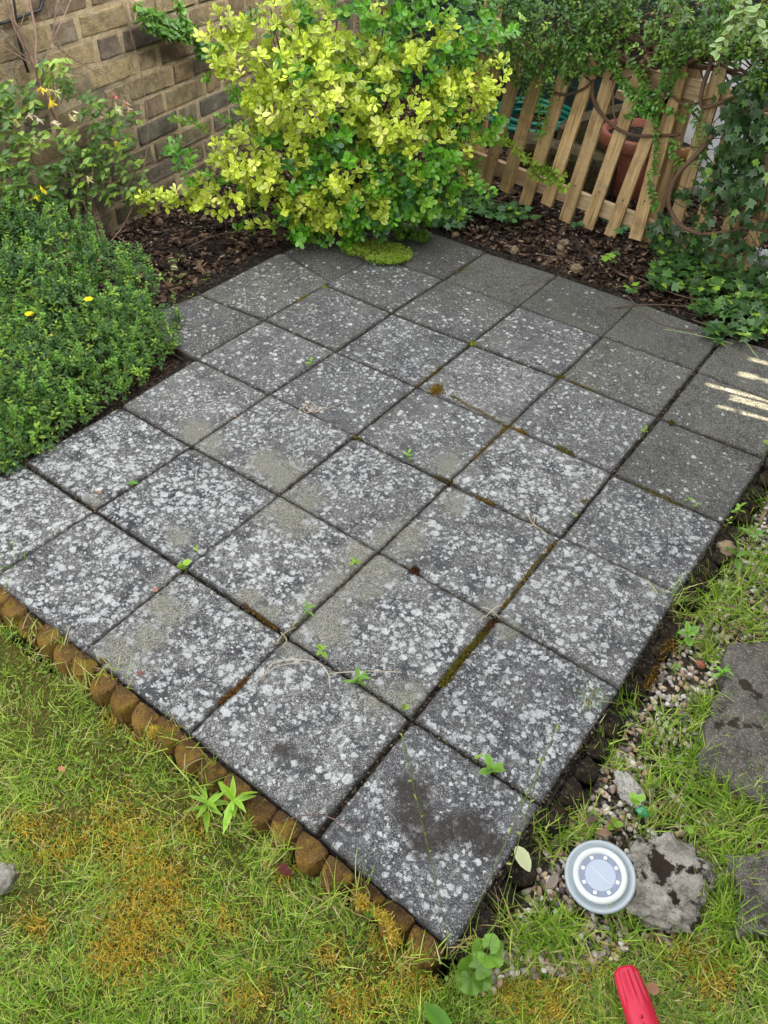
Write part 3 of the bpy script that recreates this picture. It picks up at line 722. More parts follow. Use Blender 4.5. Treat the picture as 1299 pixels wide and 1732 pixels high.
# ------------------------------------------------------------------ LOG EDGING
def log_edge(name, lab, A, B, n, W, DP, top, tone, out, skip=(), mt='log'):
    r = bpy.data.objects.new(name, None); COL.objects.link(r); r.location = A; tag(r, lab, 'log edging')
    td = nrm(B-A); on = nrm(out-(out@td)*td)
    for k in range(n):
        if k in skip: continue
        t = (k+.5)/n; c = A+(B-A)*t+on*rng.normal(.002, .002); hw = W/2*rng.uniform(.96, 1.03); dp = DP*rng.uniform(.93, 1.07); h = top+rng.normal(0, .003)
        m = MB(); K = 30; rings = [(1., -.09), (1., -.03), (1.0, h-.014), (.995, h-.004), (.955, h), (.75, h+.0015), (.4, h+.002), (.03, h+.002)]
        tx, ty = rng.normal(0, .05), rng.uniform(-.28, -.08); vs = []; cs = []; base = np.array(tone)*rng.uniform(.85, 1.2)
        for ri, (q, z) in enumerate(rings):
            for a in range(K):
                an = 2*pi*a/K; w_ = 1+.035*mnoise.noise(Vector((cos(an)*1.5+k*4, sin(an)*1.5, 0)))+.03*mnoise.noise(Vector((cos(an)*7+k, sin(an)*7, z*40)))
                x = hw*q*w_*cos(an); y = dp*q*w_*sin(an) if sin(an) > 0 else .004*q*sin(an)
                zz = z+((x*tx+y*ty) if ri > 1 else 0)+(.0045*mnoise.noise(Vector((x*70, y*70, k))) if ri > 2 else 0)
                p = td*x+on*y; vs.append((p[0], p[1], zz)); edge = max(0, sin(an))*q
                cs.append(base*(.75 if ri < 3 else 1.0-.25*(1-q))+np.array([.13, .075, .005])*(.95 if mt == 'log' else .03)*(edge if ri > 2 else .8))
        fs = [tuple((len(rings)-1)*K+a for a in range(K))]
        for i in range(len(rings)-1):
            for a in range(K): fs.append((i*K+a, i*K+(a+1) % K, (i+1)*K+(a+1) % K, (i+1)*K+a))
        c = np.array([c[0], c[1], 0.]); m.add(np.array(vs)+c, fs, np.array(cs)); m.build('log', MT[mt], r, True, c)
lm, lc = DL[0]; A = np.array([-.36, -.36*lm+lc-.004, 0]); B = np.array([GRID[(5,0)][0]-.012, (GRID[(5,0)][0]-.012)*lm+lc-.004, 0])
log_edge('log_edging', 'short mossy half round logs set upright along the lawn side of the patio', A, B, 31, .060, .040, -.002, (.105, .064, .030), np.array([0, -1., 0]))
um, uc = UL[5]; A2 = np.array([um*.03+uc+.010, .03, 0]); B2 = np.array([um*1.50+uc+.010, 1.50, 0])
log_edge('dark_log_edging', 'dark half round logs set upright between the slabs and the gravel', A2, B2, 25, .058, .036, -.022, (.022, .018, .015), np.array([1., 0, 0]), (3, 9, 14, 20), 'darklog')  # near-black log tone with little moss

# ------------------------------------------------------------------ SOLAR LIGHT
def solar():
    c = G(1015, 1482, -.005); r = bpy.data.objects.new('solar_light', None); COL.objects.link(r); r.location = c
    tag(r, 'round pale solar ground light tilted beside the mossy stone', 'solar light')
    z = nrm(nrm(CAM-c)*.42+np.array([-.12, -.10, .80])); x = nrm(IR-(IR@z)*z); y = np.cross(z, x); ax = np.array([x, y, z]); k = .0565
    def part(nm, prof, mt, closed=False, pr=r): 
        m = MB(); m.lathe([(a*k, b*k) for a, b in prof], c, ax, (.5, .5, .5), 64, closed); return m.build(nm, mt, pr, True, c)
    part('housing', [(.80, -.5), (.93, -.3), (1.0, -.06)], MT['lampdark'], True)
    part('rim', [(1.0, -.10), (1.03, -.02), (1.02, .04), (.98, .07), (.93, .055), (.86, .0), (.80, -.03), (.76, -.03)], MT['lampgrey'])
    lens = part('lens', [(.60, .115), (.40, .13), (.2, .137), (.002, .14)], MT['lens'])
    part('white_ring', [(.76, -.04), (.785, .02), (.785, .12), (.76, .15), (.70, .155), (.64, .15), (.605, .12)], MT['lampwhite'])
    rg = part('lens_ring', [(.602, .121), (.5, .129), (.445, .1325), (.44, .130)], MT['lensring'])
    for q in range(8):
        a = 2*pi*q/8+.33; m = MB(); pc = c+ax.T@np.array([.515*k*cos(a), .515*k*sin(a), .1325*k]); s = .05*k*2
        e1 = x*cos(a)+y*sin(a); e2 = -x*sin(a)+y*cos(a); m.box(pc, s, s, .0012, (.8, .8, .8), np.array([e1, e2, z])); m.build('led', MT['led'], r, False, pc)
    m = MB(); a = -.82; e1 = x*cos(a)+y*sin(a); e2 = -x*sin(a)+y*cos(a); m.box(c+z*.142*k, k*.74, k*.018, .0008, (.8, .8, .8), np.array([e1, e2, z])); m.build('cell_line', MT['led'], r, False, c)
solar()
# ------------------------------------------------------------------ RED HANDLE
def handle():
    A = G(1057, 1640, -.012); B = G(1093, 1745, -.012); d = nrm(B-A); sde = nrm(np.cross(d, (0, 0, 1.))); up = np.cross(sde, d)
    r = bpy.data.objects.new('garden_tool', None); COL.objects.link(r); r.location = A; tag(r, 'garden hand tool with fluted red rubber grip lying on the lawn', 'garden tool')
    K = 72; prof = [(-.004, .35), (-.003, .62), (0, .80), (.004, .90), (.010, .95), (.020, 1.0), (.045, 1.06), (.06, 1.08), (.08, 1.10), (.11, 1.08), (.14, 1.0), (.16, .9), (.17, .7)]
    t = []; 
    for i in range(len(prof)-1):
        for s in range(4): f = s/4; t.append((prof[i][0]*(1-f)+prof[i+1][0]*f, prof[i][1]*(1-f)+prof[i+1][1]*f))
    t.append(prof[-1]); R = .0195; vs = []; fs = []
    for s, q in t:
        g = max(0, min(1, (s-.002)/.006))*max(0, min(1, (.052-s)/.018))
        for a in range(K):
            an = 2*pi*a/K; fl = (max(0, cos(an*12))**1.5)*.22*g
            rad = R*q*(1-fl); vs.append(A+d*s+sde*rad*cos(an)*1.08+up*rad*sin(an)*.92)
    n = len(t)
    for i in range(n-1):
        for a in range(K): fs.append((i*K+a, i*K+(a+1) % K, (i+1)*K+(a+1) % K, (i+1)*K+a))
    fs += [tuple(range(K))[::-1], tuple((n-1)*K+a for a in range(K))]
    link('grip', vs, fs, None, MT['red'], r, True, A)
    m = MB(); m.tube([A+d*.165, A+d*.22], [.009, .008], (.4, .4, .4), 16); m.build('shaft', MT['steel'], r, True, A)
    b = MB(); 
    for k in range(3):                        # raised worn marks on the grip
        p = A+d*(.068+k*.009)+up*R*1.0+sde*(.007); b.box(p, .005, .004, .0016, (.5, .02, .03), np.array([d, sde, up]), .0006)
    b.build('raised_mark', MT['red'], r, True, A)
handle()
# ------------------------------------------------------------------ STONES AND STEPPING SLABS
c = G(1128, 1480, -.03); lump('mossy_stone', c, .072, .060, .040, MT['rock'], 'pale lump of stone with black brown moss cushions beside the solar light', 'stone', .30, 11, rot=.6, seed=3., flat=.35)
c = G(1108, 1530, -.03); lump('low_stone', c, .07, .035, .030, MT['rock'], 'low mossy stone half sunk in turf below the larger pale stone', 'stone', .3, 11, rot=.3, seed=8.)
lump('quartz_stone', G(1066, 1338, -.03), .036, .018, .018, MT['pale'], 'long pale ridged stone lying in the gravel above the solar light', 'stone', .4, 12, rot=-.5)
lump('edge_stone', G(1228, 930, -.03), .024, .02, .024, MT['bedstone'], 'buff stone wedged against the dark logs near the top of the gravel', 'stone', .4, 12)
lump('lawn_stone', G(-6, 1492, -.03), .022, .03, .02, MT['pale'], 'pale stone in the lawn cut by the left edge of view', 'stone', .4, 12)
bst = [(770,398,.014,'tan stone at the mulch edge by the variegated shrub'),(870,424,.016,'yellowish stone on the mulch edge behind the back slabs'),(975,455,.018,'rust brown rounded stone against the slab edge below the pickets'),
       (955,410,.014,'pale oval stone on the mulch in front of the third picket gap'),(948,420,.013,'buff flat stone just below the pale oval stone'),(912,440,.008,'small pinkish chip of stone at the slab edge'),(905,368,.012,'brown stone at the foot of the left pickets'),(815,385,.008,'little pale pebble on the mulch right of the tan stone')]
for x, y, s, l in bst: lump('bed_stone', G(x, y, -.012), s*1.3, s, s*.9, MT['bedstone'], l, 'stone', .35, 10, rot=rng.uniform(0, 3), group='stones on the mulch bed', seed=rng.uniform(0, 9))
def stepping(name, pxs, lab, z=-.018):
    P = [G(x, y, z) for x, y in pxs]; c = sum(P)/4; n = 50; vs = []
    for b in range(n):
        for a in range(n):
            u, v = a/(n-1), b/(n-1); p = (P[0]*(1-u)+P[1]*u)*(1-v)+(P[3]*(1-u)+P[2]*u)*v
            e = min(u, v, 1-u, 1-v)
            p = p+nrm(c-p)*(max(0, .06-e)*1.0*abs(mnoise.noise(Vector((p[0]*14, p[1]*14, 3)))))
            dz = -.012*max(0, 1-e/.03)**2+.0035*mnoise.fractal(Vector((p[0]*30, p[1]*30, 0)), 1, 2, 4)
            vs.append(p+np.array([0, 0, dz]))
    f = [(b*n+a, b*n+a+1, (b+1)*n+a+1, (b+1)*n+a) for b in range(n-1) for a in range(n-1)]
    ring = [a for a in range(n)]+[b*n+n-1 for b in range(1, n)]+[(n-1)*n+a for a in range(n-2, -1, -1)]+[b*n for b in range(n-2, 0, -1)]; k0 = len(vs); R = len(ring)
    for q in ring: vs.append(vs[q]+np.array([0, 0, -.05]))
    for k in range(R): f.append((ring[k], k0+k, k0+(k+1) % R, ring[(k+1) % R]))
    o = link(name, vs, np.array(f)[:, ::-1], None, MT['slabby'], None, True, c); tag(o, lab, 'stepping stone', 'concrete stepping stones in the gravel')
stepping('stepping_stone', [(1228,1085),(1420,1060),(1440,1440),(1172,1300)], 'large coarse concrete stepping stone in the gravel at the right edge')
stepping('stepping_stone', [(1222,1440),(1440,1420),(1460,1640),(1245,1580)], 'nearer concrete stepping stone sunk in grass at the right edge')

# ------------------------------------------------------------------ GRAVEL, MULCH (loose, uncountable)
def pebbles(name, pos, smin, smax, cols, mt, label, cat, flat=.6, long_=1.):
    bm = bmesh.new(); bmesh.ops.create_icosphere(bm, subdivisions=1, radius=1); tv = np.array([v.co[:] for v in bm.verts]); tf = np.array([[q.index for q in f.verts] for f in bm.faces]); bm.free()
    N = len(pos); d = rng.normal(size=(N, 3)); d[:, 2] *= .25; nn = rng.normal(0, .35, (N, 3))+np.array([0, 0, 1.])
    sz = rng.uniform(smin, smax, N); sc = np.stack([sz*rng.uniform(.9, 1.4*long_, N), sz*rng.uniform(.6, 1., N), sz*flat*rng.uniform(.6, 1.1, N)], 1)
    tvj = tv
    cc = np.array(cols)[rng.integers(0, len(cols), N)]*rng.uniform(.7, 1.2, (N, 1))
    v, f, c = inst((tvj, tf, np.zeros(len(tv))), pos, d, nn, sc, cc, cc)
    v += rng.normal(0, 1, v.shape)*np.repeat(sz, len(tv))[:, None]*.10
    o = link(name, v, f, c, mt, None, True); return tag(o, label, cat, kind='stuff')
def scatter(x0, x1, y0, y1, n, z, keep=None):
    p = np.stack([rng.uniform(x0, x1, n), rng.uniform(y0, y1, n), np.full(n, z)+rng.uniform(-.004, .004, n)], 1)
    if keep is not None: p = p[[i for i in range(n) if keep(*p[i][:2])]]
    return p
# line of the slabs' right hand edge, to keep the gravel off the patio
ex = np.array([G(768,1622)[0], G(905,1355)[0], G(1057,1168)[0], G(1145,1003)[0], G(1225,887)[0], G(1299,772)[0]]); ey = np.array([G(768,1622)[1], G(905,1355)[1], G(1057,1168)[1], G(1145,1003)[1], G(1225,887)[1], G(1299,772)[1]])
def right_edge(y): return UL[5][0]*y+UL[5][1]
LX = [G(q, r)[0] for q, r in ((830,1640),(950,1600),(1100,1570),(1299,1545))]; LY = [G(q, r)[1] for q, r in ((830,1640),(950,1600),(1100,1570),(1299,1545))]
def lawn_right(x): return float(np.interp(x, LX, LY))
gk = lambda x, y: y > lawn_right(x)-.03+.05*mnoise.noise(Vector((x*7, y*7, 5))) and x > right_edge(y)+.045+.02*mnoise.noise(Vector((x*9, y*9, 0)))
gp_ = scatter(1.4, 2.35, -.02, 1.75, 19000, -.046, gk)
pebbles('gravel', gp_, .0035, .0085, [(.42,.37,.30),(.55,.50,.44),(.30,.20,.14),(.22,.19,.16),(.60,.56,.50),(.38,.25,.17),(.15,.13,.12),(.46,.36,.24)], MT['pebble'], 'mixed pale and brown pea gravel beside the patio', 'gravel')
wl_x = lambda y: WB[0]+(y-WB[1])*WD[0]/WD[1]
def bedk(x, y):
    if x < wl_x(y)+.01: return False
    if x > -.33 and y < 6.95*U: return False
    if x > 5.5*U and y < 7.9*U: return False
    return True
def back_keep(x, y):
    if y > 6.85*U: return x > wl_x(y)+.01 and (y > GRID[(0,7)][1]+.012+ (np.interp(x, [GRID[(i,7)][0] for i in range(0, 5)], [GRID[(i,7)][1] for i in range(0, 5)])-GRID[(0,7)][1]) or x < GRID[(0,7)][0])
    return x < -.31 and x > wl_x(y)+.01
chips = scatter(-1.6, 2.3, 1.0, 3.6, 26000, -.022, back_keep)
pebbles('bark_mulch', chips, .005, .016, [(.045,.028,.02),(.09,.055,.038),(.03,.02,.016),(.14,.085,.055),(.07,.05,.04),(.022,.017,.015),(.20,.13,.085)], MT['chip'], 'dark shredded bark mulch covering the planting bed', 'mulch', .22, 1.7)

chips2 = scatter(-1.6, 2.3, 1.0, 3.4, 16000, -.014, back_keep)
pebbles('leaf_litter', chips2, .002, .0065, [(.05,.03,.02),(.16,.10,.06),(.03,.02,.016),(.28,.20,.13),(.09,.06,.04),(.38,.30,.22),(.02,.016,.014)], MT['chip'], 'fine leaf litter and pale wood crumbs over the mulch', 'litter', .3, 1.9)
m = MB()
for q in scatter(-1.4, 2.2, 1.2, 3.0, 420, -.006, back_keep):
    an = rng.uniform(0, pi); l = rng.uniform(.015, .05); e = np.array([cos(an), sin(an), rng.uniform(-.1, .1)])*l; k = (q+e)+rng.normal(0, .004, 3)*(1, 1, .3); m.tube([q, k, k+e*.8+rng.normal(0, .004, 3)*(1, 1, .3)], rng.uniform(.0007, .0018), np.array([(.16,.11,.08),(.36,.27,.18),(.07,.05,.04)][rng.integers(3)]), 4)
o = m.build('twig_litter', MT['stem']); tag(o, 'thin dry twigs strewn over the mulch bed', 'litter', kind='stuff')
# ------------------------------------------------------------------ LAWN GRASS
GREENS = np.array([(.14,.28,.028),(.22,.38,.045),(.30,.46,.065),(.11,.22,.028),(.38,.52,.11),(.46,.54,.17)])
STRAW = np.array([(.50,.46,.26),(.44,.39,.20),(.60,.57,.38),(.36,.30,.14)])
MOSSC = np.array([(.62,.40,.05),(.74,.52,.09),(.42,.38,.06),(.64,.56,.16)])
MOSSPX = [(210,1410,75),(95,1425,55),(270,1500,70),(255,1570,80),(200,1620,60),(330,1390,40),(60,1560,30),(420,1690,50),(690,1650,60),(600,1700,60),(560,1610,30),(930,1700,60),(860,1690,30),
          (1180,1600,50),(1210,1660,40),(1130,1560,45),(480,1480,25),(1000,1640,25),(650,1600,35),(390,1560,35),(40,1400,30),(240,1250,25),(190,1225,20)]
def mossv(px, py): return max([0]+[1.3-sqrt((px-a)**2+(py-b)**2)/r for a, b, r in MOSSPX])
e0, e1 = A[:2], B[:2]
def logline(x): return float(e0[1]+(x-e0[0])*(e1[1]-e0[1])/(e1[0]-e0[0]))
def lawn_zone(x, y):
    if x < e1[0]+.02: return y < logline(x)-.036+.008*mnoise.noise(Vector((x*30, 0, 0)))
    return y < lawn_right(x)+.03*mnoise.noise(Vector((x*9, y*9, 0)))
def grass(name, P, lmin, lmax, wid, flat, label, straw=.22, gset=GREENS, seg=BL):
    N = len(P); az = rng.uniform(0, 2*pi, N); el = np.radians(np.clip(rng.normal(flat, 22, N), 4, 88))
    clump = np.array([mnoise.noise(Vector((p[0]*7, p[1]*7, 4))) for p in P]); az = az*.75+clump*5
    d = np.stack([np.cos(az)*np.cos(el), np.sin(az)*np.cos(el), np.sin(el)], 1); nn = rng.normal(0, .5, (N, 3))+np.array([0, 0, 1.])
    L = rng.uniform(lmin, lmax, N)*(.8+.5*clump); W = rng.uniform(.7, 1.3, N)*wid
    c = gset[rng.integers(0, len(gset), N)]*rng.uniform(.75, 1.25, (N, 1)); st = rng.random(N) < straw*(1+1.3*np.array([mnoise.noise(Vector((p[0]*4, p[1]*4, 8))) for p in P]))
    c[st] = STRAW[rng.integers(0, 4, st.sum())]*rng.uniform(.7, 1.15, (st.sum(), 1))
    d[st, 2] *= .45
    v, f, cc = inst(seg, P, d, nn, np.stack([L, W, L], 1), c*.8, c*1.15, rng.uniform(.05, .55, N))
    v[:, 2] = np.maximum(v[:, 2], P[:, 2].min()-.004)
    o = link(name, v, f, cc, MT['grass'], None, True); return tag(o, label, 'grass', kind='stuff')
pts = []
while len(pts) < 66000:
    n = 20000; px = rng.uniform(-160, 1460, n); py = rng.uniform(1000, 2000, n)
    for a, b in zip(px, py):
        p = G(a, b, -.052)
        if not lawn_zone(p[0], p[1]): continue
        mv = mossv(a, b)
        if mv > 0 and rng.random() < min(.55, mv*.8): continue
        if p[0] < 1.6 and mnoise.noise(Vector((p[0]*11, p[1]*11, 3))) < -.40 and rng.random() < .35: continue
        pts.append(p)
P = np.array(pts[:66000]); grass('grass', P, .014, .044, .0019, 34, 'short patchy mossy lawn grass with straw among the blades', .34)
P2 = P[rng.integers(0, len(P), 3600)]; P2 = P2[[i for i in range(len(P2)) if P2[i][1] < logline(P2[i][0])-.05 or P2[i][0] > 1.6]]
grass('grass', P2, .035, .07, .0024, 34, 'longer loose blades standing in the lawn', .1)
# golden moss in the turf
mp = []
for a, b, r in MOSSPX:
    for _ in range(int(r*r*.34)):
        q, t = rng.normal(0, .52, 2)*r; p = G(a+q, b+t, -.05)
        if lawn_zone(p[0], p[1]): mp.append(p)
mp = np.array(mp); N = len(mp); cc = MOSSC[rng.integers(0, 4, N)]*rng.uniform(.6, 1.2, (N, 1)); d = rng.normal(0, .55, (N, 3)); d[:, 2] = abs(d[:, 2])+.5
v, f, c_ = inst(BL, mp, d, rng.normal(size=(N, 3)), np.stack([rng.uniform(.006, .017, N), np.full(N, .0022), np.full(N, .01)], 1), cc*.75, cc*1.25, rng.uniform(0, .4, N))
o = link('lawn_moss', v, f, c_, MT['moss'], None, True); tag(o, 'golden orange moss growing through the lawn in patches', 'moss', kind='stuff')
# low green fill: clover-like leaves
N = 4200; idx = rng.integers(0, len(P), N); q = P[idx]+np.array([0, 0, .006]); d = rng.normal(size=(N, 3)); d[:, 2] = abs(d[:, 2])*.3
cc = np.array([(.09,.20,.03)])*rng.uniform(.6, 1.5, (N, 1)); v, f, c_ = inst(ROUND, q, d, rng.normal(0, .4, (N, 3))+[0, 0, 1], rng.uniform(.004, .008, N), cc, cc*1.2)
o = link('clover', v, f, c_, MT['leaf'], None, True); tag(o, 'tiny round clover leaves low in the lawn', 'clover', kind='stuff')
# grass in the gravel
TUFTS = [(1010,1260,40,55),(1060,1190,25,30),(985,1400,45,70),(940,1420,40,60),(1150,1020,40,60),(1180,990,40,45),(1230,1000,60,110),(1270,1060,50,100),(1210,1050,45,60),(1290,980,50,80),
         (1160,1330,50,70),(1230,1350,60,110),(1280,1400,60,110),(1200,1420,50,110),(1100,1390,40,55),(1240,1480,50,120),(1215,1540,50,120),(1290,1600,60,90),(930,1560,40,70),(960,1590,50,80),(900,1600,40,70),(1040,1300,25,30),
         (1260,900,25,35),(1285,940,30,45),(860,1560,20,25),(1150,1380,30,30),(1095,1260,25,22),(1290,850,20,30),(1120,1230,40,35),(1180,1240,40,50),(1130,1300,50,60),(1200,1190,30,30),(1090,1330,30,30),(1170,1090,25,25),(1290,1240,40,40),(1200,1110,18,40),(1185,1200,18,45),(1180,1290,20,50),(1250,1370,60,80),(1225,1450,22,60),(1240,1560,30,70),(1290,1460,40,40),(1260,1330,60,60),(1180,1600,50,60),(1070,1570,40,60)]
tp = []
for a, b, r, k in TUFTS:
    for _ in range(int(k*1.6)):
        for t_ in range(3):
            p = G(a+rng.normal(0, .5)*r, b+rng.normal(0, .42)*r, -.04)
            if p[0] > right_edge(p[1])+.012: tp.append(p); break
grass('grass', np.array(tp), .025, .075, .0026, 48, 'rough grass tufts growing through the gravel', .18, GREENS[:5])
ck = np.array([G(a+rng.normal(0, 12), b+rng.normal(0, 9), -.01) for a, b, k in ((140,1165,30),(250,1260,26),(400,1400,34),(470,1440,40),(560,1520,34),(690,1625,30),(330,1330,26),(60,1110,26),(20,1070,24),(100,1095,26),(180,1130,26),(60,1080,22),(200,1150,20),(295,1250,24),(320,1250,10),(620,1505,20),(640,1560,8),(0,1000,12),(30,960,12),(355,1290,8),(860,1560,12),(1000,1190,30),(1140,1020,26),(740,1620,14),(800,1600,30),(905,1395,14)) for _ in range(k)])
grass('grass', ck, .025, .07, .0022, 50, 'wispy green and straw blades along the patio edges', .4)

# ------------------------------------------------------------------ MOSS IN THE JOINTS
def moss_thing(lab, path, wpx, cols, n, h=.006, name='moss_clump'):
    Q = []; path = [np.array(p, float) for p in path]
    for _ in range(n):
        if len(path) > 1: k = rng.integers(0, len(path)-1); t = rng.random(); c = path[k]*(1-t)+path[k+1]*t
        else: c = path[0]
        c = c+rng.normal(0, .42, 2)*wpx*np.array([1, .8]); Q.append(G(c[0], c[1], rng.uniform(-.004, .0025)))
    Q = np.array(Q); cols = np.array(cols); cc = cols[rng.integers(0, len(cols), n)]*rng.uniform(.6, 1.3, (n, 1)); d = rng.normal(0, .7, (n, 3)); d[:, 2] = abs(d[:, 2])+.4
    v, f, c_ = inst(BL, Q, d, rng.normal(size=(n, 3)), np.stack([rng.uniform(.4, 1, n)*h, np.full(n, .0022), np.full(n, h)], 1), cc*.6, cc*1.2, rng.uniform(0, .4, n))
    o = link(name, v, f, c_, MT['moss'], None, True, Q.mean(0)); tag(o, lab, 'moss')
GM = [(.16,.15,.02),(.24,.20,.03),(.11,.09,.015)]; OM = [(.28,.17,.02),(.20,.12,.02),(.34,.22,.04)]; BM = [(.10,.045,.02),(.15,.07,.03),(.05,.03,.02)]; YM = [(.42,.42,.03),(.32,.36,.03)]
moss_thing('olive moss filling the wide joint between the front and second rows', [(822,1068),(795,1098),(765,1135),(748,1160)], 9, GM, 1500)
moss_thing('dark brown moss where the wide mossy joint meets the cross joint', [(838,1048),(818,1072)], 6, BM, 350)
moss_thing('thin broken olive moss along the joint above the wide mossy one', [(940,915),(905,955),(875,995),(850,1028)], 4, GM+OM, 650)
moss_thing('rust orange moss wedged in the joint near the log edging', [(418,1148),(398,1168),(372,1190)], 7, [(.22,.10,.03),(.30,.15,.04),(.13,.07,.02)], 620)
moss_thing('round orange brown moss cushion beside the centre joint', [(738,660)], 13, OM, 620, .009)
moss_thing('thin ochre moss running right from the round cushion', [(760,668),(800,690),(850,715)], 4, OM+GM, 480)
moss_thing('olive moss knot where four slabs meet right of centre', [(855,718),(845,735),(868,722)], 6, GM+OM, 420)
moss_thing('ochre moss patch right of the four slab knot', [(872,725),(890,733)], 6, OM, 260)
moss_thing('long olive moss tuft in the joint between the knot and the wide dark gap', [(942,756),(968,768)], 7, GM, 380)
moss_thing('sparse moss trail in the joint running down left of the knot', [(840,740),(815,765),(800,778)], 4, OM, 260)
moss_thing('brown green moss at the crossing below the small weed pair', [(738,805),(770,818)], 6, BM+GM, 380)
moss_thing('moss strip right of the crossing below the small weed pair', [(805,838),(838,855)], 5, OM, 220)
moss_thing('bright yellow green moss dot on the far joint crossing', [(800,581)], 6, YM, 160)
moss_thing('olive moss on the crossing below the plain far slabs', [(940,638),(955,637)], 6, GM, 200)
moss_thing('thin olive moss trailing right from the far crossing', [(965,645),(1005,662)], 3, GM, 160)
moss_thing('dark reddish brown moss tuft on the central slab edge', [(701,965)], 9, BM, 420, .008)
moss_thing('reddish brown moss in the joint left of the lower crossing', [(412,1022),(440,1045),(470,1065)], 5, BM+OM, 520)
moss_thing('yellow green moss in the joint below the creeping plant', [(505,509),(520,500)], 5, YM+OM, 200)
moss_thing('small yellow moss dot near the creeping plant', [(548,486)], 4, YM, 90)
moss_thing('small dark moss spot on the right hand slab', [(1135,716)], 6, GM+BM, 160)
moss_thing('faint olive moss on the joint before the creeping plant end', [(775,460),(788,452)], 4, GM, 110)
moss_thing('olive moss in the right side joint', [(1075,820),(1110,838),(1150,855)], 3.5, GM, 260)
moss_thing('moss on the joint above the right moss strip', [(985,850),(992,845)], 5, GM+OM, 130)
moss_thing('olive moss along the far centre joint', [(745,620),(730,635),(700,655)], 3.5, OM+GM, 200)
moss_thing('olive moss in the joint left of the twig tangle', [(590,735),(612,745)], 4, GM, 170)
moss_thing('golden moss cushion clinging to the last logs', [(640,1545),(655,1560),(672,1598)], 11, MOSSC.tolist(), 900, .012)
moss_thing('golden moss tuft on the log near the lower end', [(608,1520),(620,1535)], 11, MOSSC.tolist(), 500, .010)
moss_thing('golden moss tuft between the upper logs', [(255,1245),(262,1232)], 9, MOSSC.tolist(), 300, .010)
moss_thing('rusty moss capping the dark logs beside the gravel', [(1105,1145),(1095,1165),(1130,1085),(1140,1100)], 10, OM+BM, 700, .009)

# creeping plant and leaf mats
def mat(lab, name, cat, blobs, n, T, s, cols, mt, h=.012):
    L = Leaves()
    for _ in range(n):
        a, b, rx, ry = blobs[rng.integers(0, len(blobs))]; t = rng.uniform(0, 6.28); k = sqrt(rng.random())
        zz = rng.uniform(.002, h); p = G(a+rx*k*cos(t), b+ry*k*sin(t), zz); c = np.array(cols[rng.integers(0, len(cols))])*rng.uniform(.7, 1.25)
        L.rosette(p, (rng.normal(0, .3), rng.normal(0, .3), 1), 4, s*rng.uniform(.7, 1.2), c*.8, c*1.1)
    o = L.build(name, T, mt); return tag(o, lab, cat)
mat('bright green creeping plant spilling over the back slabs below the shrub', 'creeping_plant', 'plant', [(640,425,40,16),(670,432,28,14),(610,420,34,14),(600,412,22,8),(655,440,35,8)], 1500, SMALL, .0085, [(.22,.42,.07),(.16,.34,.04),(.30,.52,.10),(.28,.40,.09)], MT['leaf'], .02)
mat('glossy mid green seedlings at the back slab edge right of the creeping plant', 'seedling', 'plant', [(690,398,26,10),(712,404,12,6)], 110, OVAL, .017, [(.08,.22,.03),(.12,.30,.04)], MT['leaf'], .03)

# ------------------------------------------------------------------ generic spray of paired leaves along a shoot
def shoot(L, M_, pts, step, size, c0, c1, rad=.0016, scol=(.16,.08,.05), droop=.0, ros=2):
    pts = np.asarray(pts, float); seg = np.linalg.norm(np.diff(pts, axis=0), axis=1); tot = seg.sum(); cum = np.r_[0, np.cumsum(seg)]
    s = step*.5
    while s < tot:
        p = np.array([np.interp(s, cum, pts[:, q]) for q in range(3)]); p2 = np.array([np.interp(min(tot, s+.01), cum, pts[:, q]) for q in range(3)]); t = nrm(p2-p+1e-7)
        x = nrm(np.cross(t, rng.normal(size=3)))
        for sg in ((1, -1) if ros == 2 else (1, -1, 1)):
            bc = rng.uniform(.75, 1.25); d = nrm(x*sg+t*.5+np.array([0, 0, .15])+rng.normal(0, .2, 3)); L.add(p, d, np.array([0, 0, 1.])+nrm(CAM-p)*.6+rng.normal(0, .35, 3), size*rng.uniform(.7, 1.2), np.array(c0)*bc, np.array(c1)*bc); 
            if ros == 3: x = nrm(np.cross(t, x))
        s += step*rng.uniform(.7, 1.3)
    if M_ is not None: M_.tube(pts, np.linspace(rad, rad*.5, len(pts)), np.array(scol)*rng.uniform(.7, 1.4), 5)
def curve(ctrl, n=14):
    ctrl = [np.asarray(c, float) for c in ctrl]; out = []
    for i in range(len(ctrl)-1):
        p0 = ctrl[max(0, i-1)]; p1 = ctrl[i]; p2 = ctrl[i+1]; p3 = ctrl[min(len(ctrl)-1, i+2)]
        for t in np.linspace(0, 1, n, endpoint=(i == len(ctrl)-2)):
            out.append(.5*((2*p1)+(-p0+p2)*t+(2*p0-5*p1+4*p2-p3)*t*t+(-p0+3*p1-3*p2+p3)*t**3))
    return np.array(out)
